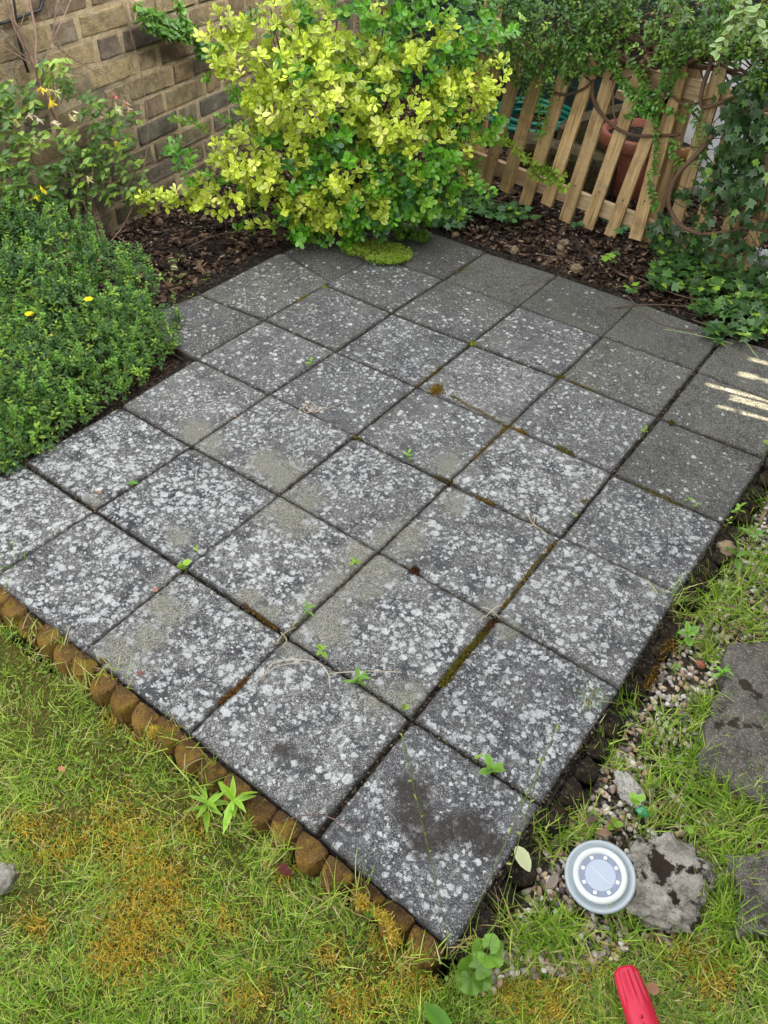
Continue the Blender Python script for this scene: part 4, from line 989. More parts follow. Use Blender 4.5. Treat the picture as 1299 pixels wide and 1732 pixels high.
# ------------------------------------------------------------------ VARIEGATED SHRUB
YEL = [(380,45,45),(430,85,55),(460,150,55),(400,120,40),(500,90,45),(555,75,45),(560,145,50),(620,95,40),(700,95,35),(830,125,50),(800,165,45),(760,150,35),(700,185,50),(650,215,50),(690,230,35),(600,185,35),(450,200,50),
       (370,250,45),(410,280,60),(450,310,50),(360,345,50),(290,340,50),(250,335,30),(400,355,35),(500,255,35),(590,310,38),(520,350,40),(560,375,30),(640,350,25),(780,260,22),(740,230,25),(520,200,38),(735,60,25),(470,20,35),(540,20,25),(660,130,30),(440,380,20),(640,20,20),(780,200,20)]
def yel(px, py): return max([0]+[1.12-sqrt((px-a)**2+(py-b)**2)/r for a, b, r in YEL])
def shrub():
    D = 2.86
    spec = [(600,300,.235,0),(480,290,.175,-.05),(710,280,.20,.0),(540,180,.24,0),(680,170,.24,.05),(785,160,.10,.02),(420,255,.12,-.1),(425,130,.10,-.05),(480,60,.13,0),(600,40,.24,.1),(740,60,.20,.1),
            (520,350,.11,-.05),(620,350,.115,-.05),(700,345,.10,-.0),(770,320,.095,.0),(400,330,.06,-.12),(370,290,.055,-.1),(440,390,.035,-.15),(480,395,.04,-.12),(560,385,.06,-.08),(360,345,.05,-.1),(835,130,.045,0),(380,50,.05,-.05),(365,115,.045,-.1),
            (320,340,.028,-.08),(285,342,.026,-.08),(250,338,.022,-.08),(300,262,.035,-.05),(340,318,.05,-.08),(308,338,.038,-.08),(268,342,.03,-.08),(236,338,.022,-.06),(330,300,.035,-.08),(820,210,.07,.03),(640,300,.2,.0),(395,90,.05,-.06),(415,395,.028,-.12),(520,390,.05,-.1)]
    blobs = [(V(a, b, D+o), r*.92) for a, b, r, o in spec]
    P, O, dp = blob_points(blobs, 860, .50, .22)
    L = Leaves(); base = G(585, 372, 0)
    Y0, Y1 = np.array([.38,.58,.05]), np.array([.68,.88,.20]); Z0, Z1 = np.array([.16,.30,.03]), np.array([.40,.50,.08]); G0, G1 = np.array([.055,.22,.02]), np.array([.12,.36,.04]); B0, B1 = np.array([.025,.11,.035]), np.array([.045,.17,.055])
    acc = []
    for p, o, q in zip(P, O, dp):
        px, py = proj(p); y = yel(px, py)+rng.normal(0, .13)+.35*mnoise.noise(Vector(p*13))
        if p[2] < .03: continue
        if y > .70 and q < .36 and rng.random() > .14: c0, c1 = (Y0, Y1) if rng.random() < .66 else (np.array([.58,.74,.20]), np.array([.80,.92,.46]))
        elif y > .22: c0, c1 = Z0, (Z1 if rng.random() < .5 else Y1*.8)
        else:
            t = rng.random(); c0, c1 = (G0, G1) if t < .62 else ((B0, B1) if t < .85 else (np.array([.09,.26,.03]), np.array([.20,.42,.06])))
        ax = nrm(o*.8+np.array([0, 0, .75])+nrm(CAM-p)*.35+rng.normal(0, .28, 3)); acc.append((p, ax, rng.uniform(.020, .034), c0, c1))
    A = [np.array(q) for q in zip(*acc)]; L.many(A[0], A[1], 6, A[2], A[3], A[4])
    for _ in range(90):                        # loose shoots breaking the outline
        k = rng.integers(0, len(P)); p = P[k]; d = nrm(O[k]+np.array([0, 0, .5])+rng.normal(0, .4, 3)); px, py = proj(p); hi = yel(px, py) > .35
        k0 = np.array([.34,.46,.07]) if hi else np.array([.09,.28,.03]); e = p+d*rng.uniform(.05, .11); shoot(L, None, [p, (p+e)/2+rng.normal(0, .006, 3), e], .013, .027, k0, k0*1.6, .001, ros=3)
    r = bpy.data.objects.new('variegated_shrub', None); COL.objects.link(r); r.location = base; tag(r, 'large rounded shrub with glossy green and bright yellow leaves at the corner of the patio', 'shrub')
    L.build('foliage', OBOV, MT['glossy'], r)
    m = MB()
    for k in range(70):
        c, rr = blobs[rng.integers(0, 20)]; tip = c+nrm(rng.normal(size=3))*rr*.8; b0 = base+np.array([rng.normal(0, .05), rng.normal(0, .05), -.03]); mid = (b0+tip)/2+rng.normal(0, .03, 3)
        tt = np.linspace(0, 1, 8)[:, None]; pt = b0*(1-tt)**2+2*mid*tt*(1-tt)+tip*tt**2; m.tube(pt, np.linspace(.006, .0015, 8), np.array([.09,.06,.04])*rng.uniform(.7, 1.6), 5)
    m.build('branches', MT['stem'], r, True, base)
shrub()

# ------------------------------------------------------------------ SMALL LEAVED CLIMBER OVER THE FENCE
def climber():
    base = FN(1330, 470, .1); base[2] = -.02
    r = bpy.data.objects.new('climbing_shrub', None); COL.objects.link(r); r.location = base; tag(r, 'small leaved evergreen climber tumbling over the top of the picket fence with twisted brown stems', 'shrub')
    L = Leaves(); m = MB()
    spec = [(850,30,.13,.06),(930,40,.12,.08),(900,90,.07,.1),(1010,25,.10,.04),(990,60,.07,.1),(950,120,.04,.12),(870,100,.06,.08),(1080,20,.09,.02),(1160,40,.09,.08),(1150,90,.05,.12),(1240,30,.12,.15),(1290,70,.08,.2),(1095,92,.035,.05),(1140,80,.04,.04),(840,92,.045,.1),(895,108,.045,.1),(945,98,.04,.1),(1000,88,.045,.08),(1045,70,.05,.06),(800,50,.10,.05),(1200,5,.12,.1),(1040,-20,.15,.0),(900,-30,.18,.0),(1300,-10,.16,.15),(1130,130,.035,.1),(1280,120,.05,.2)]
    blobs = [(FN(a, b, o), rr*.9) for a, b, rr, o in spec]
    P, O, dp = blob_points(blobs, 900, .35, .3)
    for p, o in zip(P, O):
        t = rng.random(); c0 = np.array([.04,.11,.025]) if t < .62 else (np.array([.075,.17,.03]) if t < .92 else np.array([.18,.32,.08])); d = nrm(o+rng.normal(0, .6, 3)+np.array([0, 0, -.2]))
        e = p+d*rng.uniform(.03, .07); shoot(L, m if rng.random() < .25 else None, [p, (p+e)/2+rng.normal(0, .004, 3), e], .012, .0155, c0, c0*1.7, .001)
    # hanging sprays
    H = [[(925,120),(925,165),(918,205),(912,232)],[(905,80),(900,130),(885,170)],[(1000,40),(1010,80),(1040,120),(1060,150)],[(1060,100),(1085,130),(1100,160),(1110,200),(1108,260),(1104,300)],[(1040,95),(1045,130),(1062,170),(1110,210)],
         [(1120,60),(1128,110),(1120,160),(1095,185)],[(1170,60),(1160,100),(1140,140)],[(960,70),(975,110),(990,118)],[(870,80),(868,120),(880,140)],[(1150,240),(1135,255),(1150,285)],[(1050,200),(1075,190),(1100,200)],[(1240,20),(1215,70),(1222,95)],
         [(1060,150),(1085,160),(1130,190),(1160,200)],[(1100,300),(1102,330),(1108,350)],[(990,130),(1012,120),(1035,110)],[(1170,170),(1185,230),(1175,280)],[(940,60),(950,110),(965,140)],[(1290,110),(1285,180),(1296,240)]]
    for h in H:
        for rep in range(2):
            c = curve([FN(a+rng.normal(0, 5), b+rng.normal(0, 4), .05+.03*rng.random()) for a, b in h], 8); k = np.array([.06,.17,.035])*rng.uniform(.8, 1.4); shoot(L, m, c, .011, .0165, k, k*1.8, .0011, ros=3)
    for h in [[(1245,0),(1238,40),(1225,70),(1212,95)],[(1290,0),(1280,40),(1296,75)],[(1262,-20),(1258,20),(1266,50)]]:   # paler larger leaved shoots
        c = curve([V(a, b, 2.25) for a, b in h], 8); shoot(L, m, c, .016, .027, (.13,.28,.13), (.30,.46,.28), .0013, (.3,.12,.1), ros=3)
    L.build('foliage', OVAL, MT['glossy'], r)
    # thick twisted stems
    ST = [([(1000,60),(1040,75),(1090,85),(1150,88),(1200,100),(1260,95),(1310,85)],.012,-.01),([(1010,40),(1070,60),(1120,75),(1180,55),(1240,80),(1310,60)],.009,.02),([(980,30),(1030,55),(1090,70),(1130,95),(1145,100),(1180,95),(1215,80),(1300,100)],.010,.03),
          ([(1140,98),(1148,105),(1162,106),(1178,98),(1200,88)],.008,.05),([(1206,92),(1198,120),(1188,150),(1186,178),(1200,180),(1240,165),(1266,150)],.0085,.05),
          ([(932,155),(950,160),(968,158),(990,148),(1003,135)],.0055,.03),([(1003,135),(1003,165),(1015,190),(1040,215),(1070,228),(1100,230),(1150,228)],.0075,.035),([(1038,115),(1037,150),(1038,190),(1043,210)],.0045,.03),
          ([(1055,90),(1075,115),(1085,130),(1110,145),(1140,165),(1165,185),(1185,205)],.0065,.05),([(1165,180),(1190,170),(1210,165)],.004,.05),([(990,130),(1000,138)],.004,.035),
          ([(1205,230),(1180,260),(1150,290),(1135,320),(1132,350),(1150,380),(1185,395),(1230,392),(1265,385),(1310,395)],.009,.09),([(1245,350),(1275,365),(1310,385)],.010,.10),([(1299,260),(1297,300),(1299,340)],.009,.15),([(1240,385),(1243,410)],.006,.08),
          ([(1060,60),(1040,80),(1050,100),(1100,110),(1130,100)],.006,.03),([(1130,40),(1150,70),(1190,90),(1240,110),(1270,130)],.008,.04),([(1030,60),(1100,50),(1160,75),(1220,60)],.006,.0),([(1100,95),(1160,110),(1230,120),(1300,150)],.010,-.02)]
    for pts, rd, off in ST:
        c = curve([FN(a, b, off+rng.normal(0, .006)) for a, b in pts], 8); m.tube(c, np.linspace(rd, rd*.7, len(c))*1.0, np.array([.135,.085,.055])*rng.uniform(.75, 1.25), 8)
    for _ in range(170):
        a, b = rng.uniform(900, 1300), rng.uniform(10, 125); c = curve([FN(a+q*rng.uniform(15, 30), b+rng.normal(0, 14), rng.uniform(-.04, .05)) for q in range(4)], 5); m.tube(c, np.linspace(rng.uniform(.002, .0055), .0012, len(c)), np.array([.12,.075,.05])*rng.uniform(.6, 1.5), 5)
    # the main stem down to the root
    m.tube(curve([FN(1310, 395, .09), FN(1325, 430, .09), base]), .011, (.12,.08,.05), 8)
    m.build('stems', MT['stem'], r, True, base)
climber()
# ------------------------------------------------------------------ IVY
def ivy():
    base = G(1260, 470, -.01); r = bpy.data.objects.new('ivy', None); COL.objects.link(r); r.location = base; tag(r, 'dark green lobed ivy swamping the right end of the picket fence', 'ivy')
    L = Leaves(); m = MB()
    def leaf(p, n_, s, c): L.add(p, rng.normal(0, .5, 3)+np.array([0, 0, -.6]), n_, s, c, c*1.25)
    for (a, b, rr, o, k) in [(1250,200,.06,.08,150),(1280,250,.10,.12,260),(1240,270,.075,.08,190),(1270,330,.10,.12,240),(1205,330,.06,.06,80),(1150,330,.025,.05,20),(1270,150,.045,.1,80),(1130,390,.05,.05,90),(1180,410,.05,.08,110),(1100,385,.025,.05,30),(1240,420,.06,.1,80),(1290,450,.06,.1,80),(1285,180,.09,.12,120)]:
        c0 = FN(a, b, o)
        for _ in range(int(k*.58)):
            p = c0+rng.normal(0, .62, 3)*rr*np.array([1, .5, 1]); t = rng.random(); c = np.array([.028,.075,.028]) if t < .72 else (np.array([.045,.12,.035]) if t < .95 else np.array([.12,.26,.04]))
            if p[2] < .012: p[2] = .012+rng.uniform(0, .02)
            leaf(p, nrm(CAM-p)*.7+np.array([0, 0, .5])+rng.normal(0, .4, 3), rng.uniform(.021, .037), c)
    L.build('foliage', IVY, MT['ivy'], r)
    for _ in range(26):
        a, b = rng.uniform(1130, 1300), rng.uniform(200, 420); c = curve([FN(a+q*rng.uniform(-10, 25), b+q*rng.uniform(-5, 22), .07) for q in range(4)], 5); m.tube(c, .0016, (.10,.09,.05), 5)
    m.build('stems', MT['stem'], r, True, base)
    L = Leaves(); m = MB()                    # creeping over the mulch
    for (a, b, rx, ry, k) in [(1180,460,75,32,230),(1240,500,60,32,170),(1120,470,30,16,50),(1270,545,40,28,110),(1215,560,25,16,28),(1185,520,22,14,18),(1140,430,30,16,45),(1290,500,30,40,80)]:
        for _ in range(k):
            t = rng.uniform(0, 6.28); q = sqrt(rng.random()); p = G(a+rx*q*cos(t), b+ry*q*sin(t), rng.uniform(.0, .045)); u = rng.random()
            c = np.array([.03,.085,.028]) if u < .62 else (np.array([.055,.15,.035]) if u < .86 else np.array([.17,.34,.05]))
            L.add(p, rng.normal(0, 1, 3)*np.array([1, 1, .2]), np.array([0, 0, 1.])+rng.normal(0, .35, 3), rng.uniform(.022, .042), c, c*1.25)
    r2 = bpy.data.objects.new('ground_ivy', None); COL.objects.link(r2); r2.location = G(1190, 480, 0); tag(r2, 'low carpet of ivy with brighter young leaves spreading over the mulch toward the slabs', 'ivy')
    L.build('foliage', IVY, MT['ivy'], r2)
    for pts in ([(1040,520),(1100,515),(1160,518)],[(1080,470),(1150,500),(1230,515)],[(1170,540),(1220,560),(1280,590)],[(1060,500),(1110,545),(1180,560)]):
        m.tube(curve([G(a, b, .006) for a, b in pts], 8), .002, (.14,.10,.07), 5)
    m.build('runners', MT['stem'], r2)
ivy()
def ivyplant(name, spots, lab, bright=.4, T=IVY, s=(.018,.032), cat='ivy', mt='ivy', cols=None):
    L = Leaves()
    for (a, b, rx, ry, k) in spots:
        for _ in range(k):
            t = rng.uniform(0, 6.28); q = sqrt(rng.random()); p = G(a+rx*q*cos(t), b+ry*q*sin(t), rng.uniform(.002, .035)); c = np.array([.16,.34,.05]) if rng.random() < bright else np.array([.05,.15,.06])
            if cols: c = np.array(cols[rng.integers(0, len(cols))])
            c = c*rng.uniform(.8, 1.2); L.add(p, rng.normal(0, 1, 3)*np.array([1, 1, .2]), np.array([0, 0, 1.])+rng.normal(0, .35, 3), rng.uniform(*s), c, c*1.25)
    o = L.build(name, T, MT[mt]); tag(o, lab, cat)
ivyplant('ivy_seedling', [(1035,435,16,9,9)], 'small lone ivy seedling on the mulch below the fence')
ivyplant('ivy_seedling', [(1072,488,14,7,7),(1055,480,6,4,2)], 'bright young ivy sprig at the slab edge left of the ground ivy', .7)
ivyplant('foliage_mat', [(800,345,50,16,120),(850,355,40,14,90),(760,370,35,12,70),(880,365,30,8,30),(740,355,30,18,60)], 'dark ivy mat under the pickets right of the variegated shrub', .08, IVY, (.02,.035))
ivyplant('ivy_seedling', [(975,375,10,8,8),(1015,370,12,10,9),(1055,385,12,8,9)], 'dark ivy leaves poking between the picket feet', .1, IVY, (.022,.036))
# low spray reaching from the shrub in front of the pickets
def spray(name, lab, ctrl, off, cols, size, step=.012, T=OBOV, cat='shoot', rad=.0014, fn=FN, rep=2):
    L = Leaves(); m = MB(); r = bpy.data.objects.new(name, None); COL.objects.link(r); p0 = fn(*ctrl[0][0], off); r.location = p0; tag(r, lab, cat)
    for h in ctrl:
        for _ in range(rep):
            c = curve([fn(a+rng.normal(0, 3), b+rng.normal(0, 3), off) for a, b in h], 8); k = np.array(cols[rng.integers(0, len(cols))]); shoot(L, m, c, step, size, k*.8, k*1.2, rad, ros=3)
    L.build('leaves', T, MT['leaf'], r); m.build('stem', MT['stem'], r, True, p0)
spray('leafy_shoot', 'light green leafy shoot arching from the shrub across the left pickets', [[(800,240),(850,240),(880,262),(905,285),(930,300),(955,315)],[(900,280),(912,300),(935,308)],[(905,280),(925,285),(950,300)]], .09, [(.16,.34,.04),(.22,.42,.06),(.10,.26,.03)], .021)
spray('leafy_shoot', 'dark green shoot creeping along the brick wall from the shrub top', [[(230,5),(250,40),(280,50),(320,60)],[(240,20),(270,30),(300,45),(330,70),(345,100)],[(300,0),(310,25),(320,60)],[(250,45),(290,62),(330,55)],[(335,70),(355,85),(372,75)]], .06, [(.06,.18,.03),(.09,.26,.04)], .024, .013, OBOV, 'shoot', .0016, WL, 3)
spray('leafy_shoot', 'small green sprig against the brickwork left of the yellow leaves', [[(352,225),(330,208),(305,202),(290,198)]], .05, [(.10,.26,.03)], .022, .02, OBOV, 'shoot', .0014, WL, 1)

# ------------------------------------------------------------------ HONEYSUCKLE ON THE WALL
HONEY = t_leaf([(0, .02), (.22, .15), (.5, .20), (.8, .11), (1, .015)], .22, .25)
def honeysuckle():
    base = WL(170, 410, .06); base[2] = -.02; r = bpy.data.objects.new('honeysuckle', None); COL.objects.link(r); r.location = base; tag(r, 'honeysuckle with cream and yellow flowers climbing bare stems up the brick wall', 'climber')
    m = MB(); L = Leaves(); off = .07
    ST = [([(170,415),(150,350),(125,280),(100,210),(75,160),(60,120),(45,80),(20,30),(5,-20)],.0055),([(176,415),(160,360),(130,290),(110,240),(85,180),(62,115),(60,60),(50,0)],.006),([(180,420),(168,370),(140,300),(118,250)],.004),([(172,418),(140,340),(120,300)],.0035),
          ([(68,128),(80,90),(90,50),(97,0)],.003),([(66,125),(40,100),(0,78)],.0028),([(90,70),(110,90),(150,115),(172,126)],.0022),([(90,68),(100,45),(120,0)],.002),([(182,415),(215,370),(240,300),(250,220),(240,130),(222,60),(205,0)],.0028),
          ([(40,60),(20,30),(0,20)],.002),([(55,110),(30,60),(10,10)],.0022),([(60,110),(30,85),(0,50)],.002),([(35,45),(40,20),(30,0)],.0015),([(0,240),(40,280),(90,320),(140,360)],.002),([(60,120),(80,150),(40,60)],.0015),([(70,150),(55,100),(30,55),(20,0)],.002)]
    for pts, rd in ST: c = curve([WL(a, b, off+rng.normal(0, .006)) for a, b in pts], 8); m.tube(c, np.linspace(rd, rd*.6, len(c)), np.array([.30,.20,.15])*rng.uniform(.7, 1.2), 6)
    for (a, b, rx, ry, k, br) in [(q[0], q[1], q[2], q[3], int(q[4]*1.05+1), q[5]) for q in [(25,155,35,18,16,.3),(90,120,22,22,18,.7),(110,145,12,16,10,.2),(30,210,38,30,36,.4),(15,260,35,35,34,.3),(50,240,20,18,14,.9),(160,195,30,35,26,.15),(185,210,30,25,22,.5),(110,230,16,14,12,.9),(150,275,40,28,30,.15),(130,265,30,18,20,.2),(190,260,35,30,30,.4),(210,300,35,26,26,.5),(230,200,8,8,3,.5),(5,165,18,18,10,.2),(40,300,50,20,28,.3),(90,330,50,14,22,.2),(150,320,30,14,14,.4),(200,330,25,12,12,.4),(20,330,40,20,26,.3),(100,290,30,20,14,.2),(235,320,20,12,10,.6)]]:
        for _ in range(k):
            p = WL(a+rng.uniform(-rx, rx), b+rng.uniform(-ry, ry), off+rng.uniform(-.02, .05)); c = np.array([.17,.34,.06]) if rng.random() < br else np.array([.05,.14,.03]); c = c*rng.uniform(.7, 1.25)
            for sg in (1, -1):
                d = nrm(WD*sg*rng.uniform(.5, 1)+np.array([0, 0, rng.uniform(-.7, .5)])+WN*.3); L.add(p, d, WN+np.array([0, 0, .8])+rng.normal(0, .3, 3), rng.uniform(.021, .037), c*.85, c*1.15)
            if rng.random() < .5: c = curve([p, p+rng.normal(0, .02, 3)+np.array([0, 0, -.03])], 4); m.tube(c, .0012, (.14,.13,.06), 5)
    L.build('leaves', HONEY, MT['leaf'], r); m.build('stems', MT['stem'], r, True, base)
    FL = [(80,150,(.72,.64,.30)),(92,155,(.78,.72,.42)),(70,150,(.80,.62,.06)),(85,170,(.85,.62,.05)),(25,200,(.72,.60,.30)),(48,195,(.75,.66,.52)),(62,200,(.72,.58,.55)),(55,232,(.80,.74,.44)),(118,192,(.80,.74,.46)),(122,200,(.78,.72,.50)),(196,185,(.84,.80,.58)),(200,190,(.82,.78,.55)),(210,172,(.70,.42,.28)),(216,182,(.70,.52,.34)),(194,240,(.78,.68,.08)),(72,318,(.82,.66,.03)),(60,332,(.82,.66,.03)),(198,165,(.62,.22,.24)),(148,300,(.74,.70,.36)),(92,205,(.74,.66,.5))]
    for a, b, c in FL:
        c = np.array(c); f = Leaves(); p = WL(a, b, off+.055)
        for k in range(7):
            d = nrm(rng.normal(0, .5, 3)+np.array([0, 0, -.5])+WN*.5+nrm(CAM-p)*.3); f.add(p+rng.normal(0, .003, 3), d, rng.normal(size=3), rng.uniform(.014, .026), c*.85, c)
        f.build('flower', LANC, MT['petal'], r)
honeysuckle()
# ------------------------------------------------------------------ LOW SHRUB LEFT
def lowshrub():
    base = G(60, 600, -.02); r = bpy.data.objects.new('low_shrub', None); COL.objects.link(r); r.location = base; tag(r, 'low spreading shrub of tiny green leaves with a few yellow flowers left of the patio', 'shrub')
    L = Leaves(); m = MB()
    spec = [(30,740,.05,1.58),(20,690,.10,1.66),(60,680,.09,1.72),(110,650,.085,1.80),(130,640,.06,1.80),(60,620,.13,1.85),(160,600,.10,1.93),(200,590,.075,1.97),(0,620,.14,1.8),(110,540,.13,2.08),(210,540,.09,2.08),(240,560,.055,2.06),(255,600,.03,2.0),(40,500,.15,2.15),(180,470,.11,2.28),(235,480,.06,2.25),(100,440,.13,2.35),(20,420,.15,2.35),(225,440,.045,2.35),(-40,520,.16,2.1),(60,370,.09,2.5),(0,370,.1,2.5),(190,650,.025,1.86),(60,735,.045,1.62),(100,700,.035,1.68),(140,400,.05,2.42),(265,545,.03,2.07),(285,560,.012,2.04),(85,745,.03,1.60),(145,700,.035,1.70),(185,672,.03,1.78),(15,770,.035,1.53),(50,765,.025,1.56),(225,645,.03,1.88),(262,610,.03,1.99),(30,715,.07,1.62),(285,590,.02,2.04)]
    blobs = [(V(a, b, d), rr*.92) for a, b, rr, d in spec]+[(G(a-10, b-18, .022), .042) for a, b in ((30,790),(70,765),(105,735),(150,712),(195,685),(235,655),(265,622),(290,595),(292,560),(5,800))]; blobs = [(c, q) for c, q in blobs if c[2] > -.05]
    P, O, dp = blob_points(blobs, 4300, .6, .2, .30)
    acc = []
    for p, o, q in zip(P, O, dp):
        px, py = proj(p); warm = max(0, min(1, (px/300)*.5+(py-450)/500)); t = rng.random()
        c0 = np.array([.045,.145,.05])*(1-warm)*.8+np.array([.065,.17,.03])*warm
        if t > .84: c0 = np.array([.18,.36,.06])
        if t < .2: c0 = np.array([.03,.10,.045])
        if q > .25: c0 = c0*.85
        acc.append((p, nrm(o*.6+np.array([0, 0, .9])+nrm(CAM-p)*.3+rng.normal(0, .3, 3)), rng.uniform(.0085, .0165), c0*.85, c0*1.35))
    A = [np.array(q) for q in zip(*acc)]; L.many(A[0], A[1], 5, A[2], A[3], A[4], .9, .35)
    for _ in range(420):                       # upright and wayward shoots
        k = rng.integers(0, len(P)); p = P[k]; d = nrm(O[k]*.5+np.array([0, 0, 1])+rng.normal(0, .35, 3)); e = p+d*rng.uniform(.03, .10); c0 = np.array([.07,.20,.035])*rng.uniform(.7, 1.7); shoot(L, m, [p, (p+e)/2+rng.normal(0, .003, 3), e], .0075, .0095, c0, c0*1.3, .0009, (.16,.08,.05), ros=3)
    big = Leaves()
    for _ in range(520):
        p = V(rng.uniform(-40, 210), rng.uniform(330, 560), 1) ; k = rng.integers(0, len(P)); p = P[k]; px, py = proj(p)
        if py > 560 or px > 200: continue
        c0 = np.array([.05,.15,.04])*rng.uniform(.7, 1.9); big.add(p+O[k]*rng.uniform(0, .03), O[k]+rng.normal(0, .6, 3), np.array([0, 0, 1.])+rng.normal(0, .5, 3), rng.uniform(.016, .028), c0, c0*1.3)
    big.build('broad_leaves', OVAL, MT['leaf'], r)
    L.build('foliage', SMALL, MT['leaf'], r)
    for _ in range(130):
        k = rng.integers(0, len(blobs)); c, rr = blobs[k]; tip = c+nrm(rng.normal(size=3)+np.array([0, 0, .5]))*rr*.95; b0 = np.array([c[0]+rng.normal(0, .05)-.04, c[1]+rng.normal(0, .05), -.03]); m.tube(curve([b0, (b0+tip)/2+rng.normal(0, .01, 3), tip], 5), .0014, (.13,.08,.05), 5)
    m.build('branches', MT['stem'], r, True, base)
    for a, b, d in [(150,508,1.98),(50,533,1.95),(86,568,1.86),(60,562,1.86),(2,490,2.05),(62,540,1.95)]:
        p = V(a, b, d); f = Leaves(); s = .014 if (a, b) in ((150,508),(50,533)) else .006
        for k in range(6): f.add(p, np.array([cos(k*1.05), sin(k*1.05), .5]), np.array([0, 0, 1.])-CAM*0, s, np.array([.85,.68,.02]), np.array([.88,.74,.03]))
        f.build('flower', ROUND, MT['petal'], r)
lowshrub()
ivyplant('herb_patch', [(300,470,28,14,18),(290,440,15,18,12),(350,468,10,6,4),(330,500,15,5,4)], 'thin feathery green weeds on the mulch right of the low shrub', .5, LANC, (.014,.024), 'weed', 'leaf', [(.12,.28,.06),(.08,.2,.05),(.18,.32,.08)])

# ------------------------------------------------------------------ WEEDS IN JOINTS AND GRAVEL
BROAD = t_leaf([(0, .06), (.15, .2), (.4, .29), (.7, .24), (.9, .12), (1, .02)], .15, .1)
def weed(px, py, n, s, T, c, lab, h=.012, name='weed', open_=.95, lift=.35, z0=-.002):
    p0 = G(px, py, z0); r = bpy.data.objects.new(name, None); COL.objects.link(r); r.location = p0; tag(r, lab, 'weed')
    L = Leaves(); c = np.array(c); m = MB(); top = p0+np.array([rng.normal(0, .003), rng.normal(0, .003), h]); m.tube(np.array([p0-[0, 0, .015], (p0+top)/2, top]), .0012, (.12,.2,.05), 5)
    k = 0; lay = max(1, n//4)
    for q in range(lay):
        zz = p0+(top-p0)*((q+1)/lay); L.rosette(zz, (rng.normal(0, .15), rng.normal(0, .15), 1), min(5, n), s*(1.1-.35*q/lay), c*.85*(1+.2*q), c*1.15*(1+.2*q), open_, lift+.25*q/lay, .3)
    L.build('leaves', T, MT['leaf'], r); m.build('stem', MT['leaf'], r, True, p0)
LG = (.15,.34,.04); MG = (.09,.26,.035)
weed(350, 1378, 8, .038, LANC, (.17,.38,.045), 'smaller left willowherb seedling in the lawn beside the logs', .03, 'willowherb', z0=-.045)
weed(396, 1376, 10, .052, LANC, (.18,.40,.05), 'larger willowherb seedling with long pointed leaves against the logs', .045, 'willowherb', z0=-.045)
weed(317, 968, 4, .016, ROUND, (.20,.42,.05), 'round leaved seedling where the dark joint meets the second row'); weed(335, 938, 3, .008, ROUND, (.20,.40,.05), 'tiny seedling just above the round leaved one')
weed(520, 1042, 5, .020, LANC, (.13,.36,.04), 'narrow leaved weed in the joint above the lower crossing'); weed(540, 1107, 5, .016, OVAL, (.17,.38,.05), 'oval leaved seedling just below the lower crossing')
weed(602, 1162, 9, .028, LANC, (.10,.26,.05), 'tallest narrow leaved weed in the joint of the front row', .02); weed(600, 955, 4, .014, OVAL, (.16,.34,.05), 'small weed at the joint above the sandy corner')
weed(526, 622, 4, .020, OVAL, (.17,.38,.06), 'pale green weed lying across the far left joint'); weed(686, 777, 3, .014, OVAL, (.16,.40,.05), 'small weed pair in the joint below centre'); weed(697, 782, 3, .011, LANC, (.16,.40,.05), 'second sprig right beside the small weed pair')
weed(835, 1305, 5, .026, OVAL, (.11,.28,.04), 'oval leaved weed in the front joint near the gravel'); weed(806, 1290, 3, .010, OVAL, (.2,.4,.06), 'tiny seedling left of the oval leaved weed'); weed(682, 1200, 3, .009, ROUND, (.16,.3,.06), 'tiny seedling at the mossy crossing of the front rows')
weed(1088, 738, 3, .012, OVAL, (.2,.42,.05), 'small seedling in the wide dark gap on the right'); weed(968, 877, 3, .010, OVAL, (.16,.36,.1), 'tiny seedling by the joint right of centre'); weed(1160, 852, 4, .014, LANC, (.16,.36,.05), 'pale weed in the right side joint'); weed(1173, 862, 4, .012, LANC, (.16,.36,.05), 'second pale weed close right in the same joint')
weed(1243, 874, 7, .020, OVAL, (.15,.36,.05), 'leafy weed on the dark logs at the far end of the gravel', .015); weed(1228, 892, 4, .010, OVAL, (.2,.4,.05), 'small yellow green weed below the leafy one on the dark logs')
weed(1290, 768, 6, .024, ROUND, (.20,.36,.08), 'pale round leaved weed cut by the right edge', .03); weed(1240, 958, 6, .045, LANC, (.10,.28,.05), 'long leaved weed sprawling over the top gravel', .02, z0=-.03); weed(1270, 915, 4, .03, LANC, (.10,.26,.05), 'narrow leaved weed right of the buff stone', .02, z0=-.03)
weed(1157, 1082, 5, .028, OVAL, (.13,.34,.05), 'four leaved weed in the gravel beside the dark logs', .015, z0=-.03); weed(1215, 1148, 14, .022, LANC, (.12,.34,.05), 'bushy bright weed beside the large stepping stone', .03, z0=-.03); weed(1140, 1140, 8, .014, LANC, (.12,.3,.05), 'small ferny weed left of the terracotta fragment', .015, z0=-.03)
weed(1072, 1362, 3, .018, ROUND, (.17,.40,.06), 'round leaved weed beside the green glass'); weed(1160, 1410, 3, .010, ROUND, (.17,.38,.06), 'tiny round weed above the mossy stone', z0=-.03); weed(1035, 1405, 4, .015, ROUND, (.14,.30,.04), 'dull round leaved weed just above the solar light', z0=-.03)
weed(795, 1650, 6, .034, SCAL, (.09,.23,.035), 'large round scalloped weed leaves below the patio corner', .02, 'mallow_weed', z0=-.035); weed(822, 1625, 4, .031, SCAL, (.10,.25,.035), 'upright scalloped leaves right of the patio corner weed', .045, 'mallow_weed', z0=-.035)
weed(716, 1705, 1, .055, BROAD, (.08,.24,.04), 'single broad dock leaf in the lawn at the bottom', .012, 'dock_leaf', z0=-.04); weed(630, 1560, 4, .012, ROUND, (.12,.30,.06), 'small round leaved sprig between the lowest logs', .015, z0=-.03)
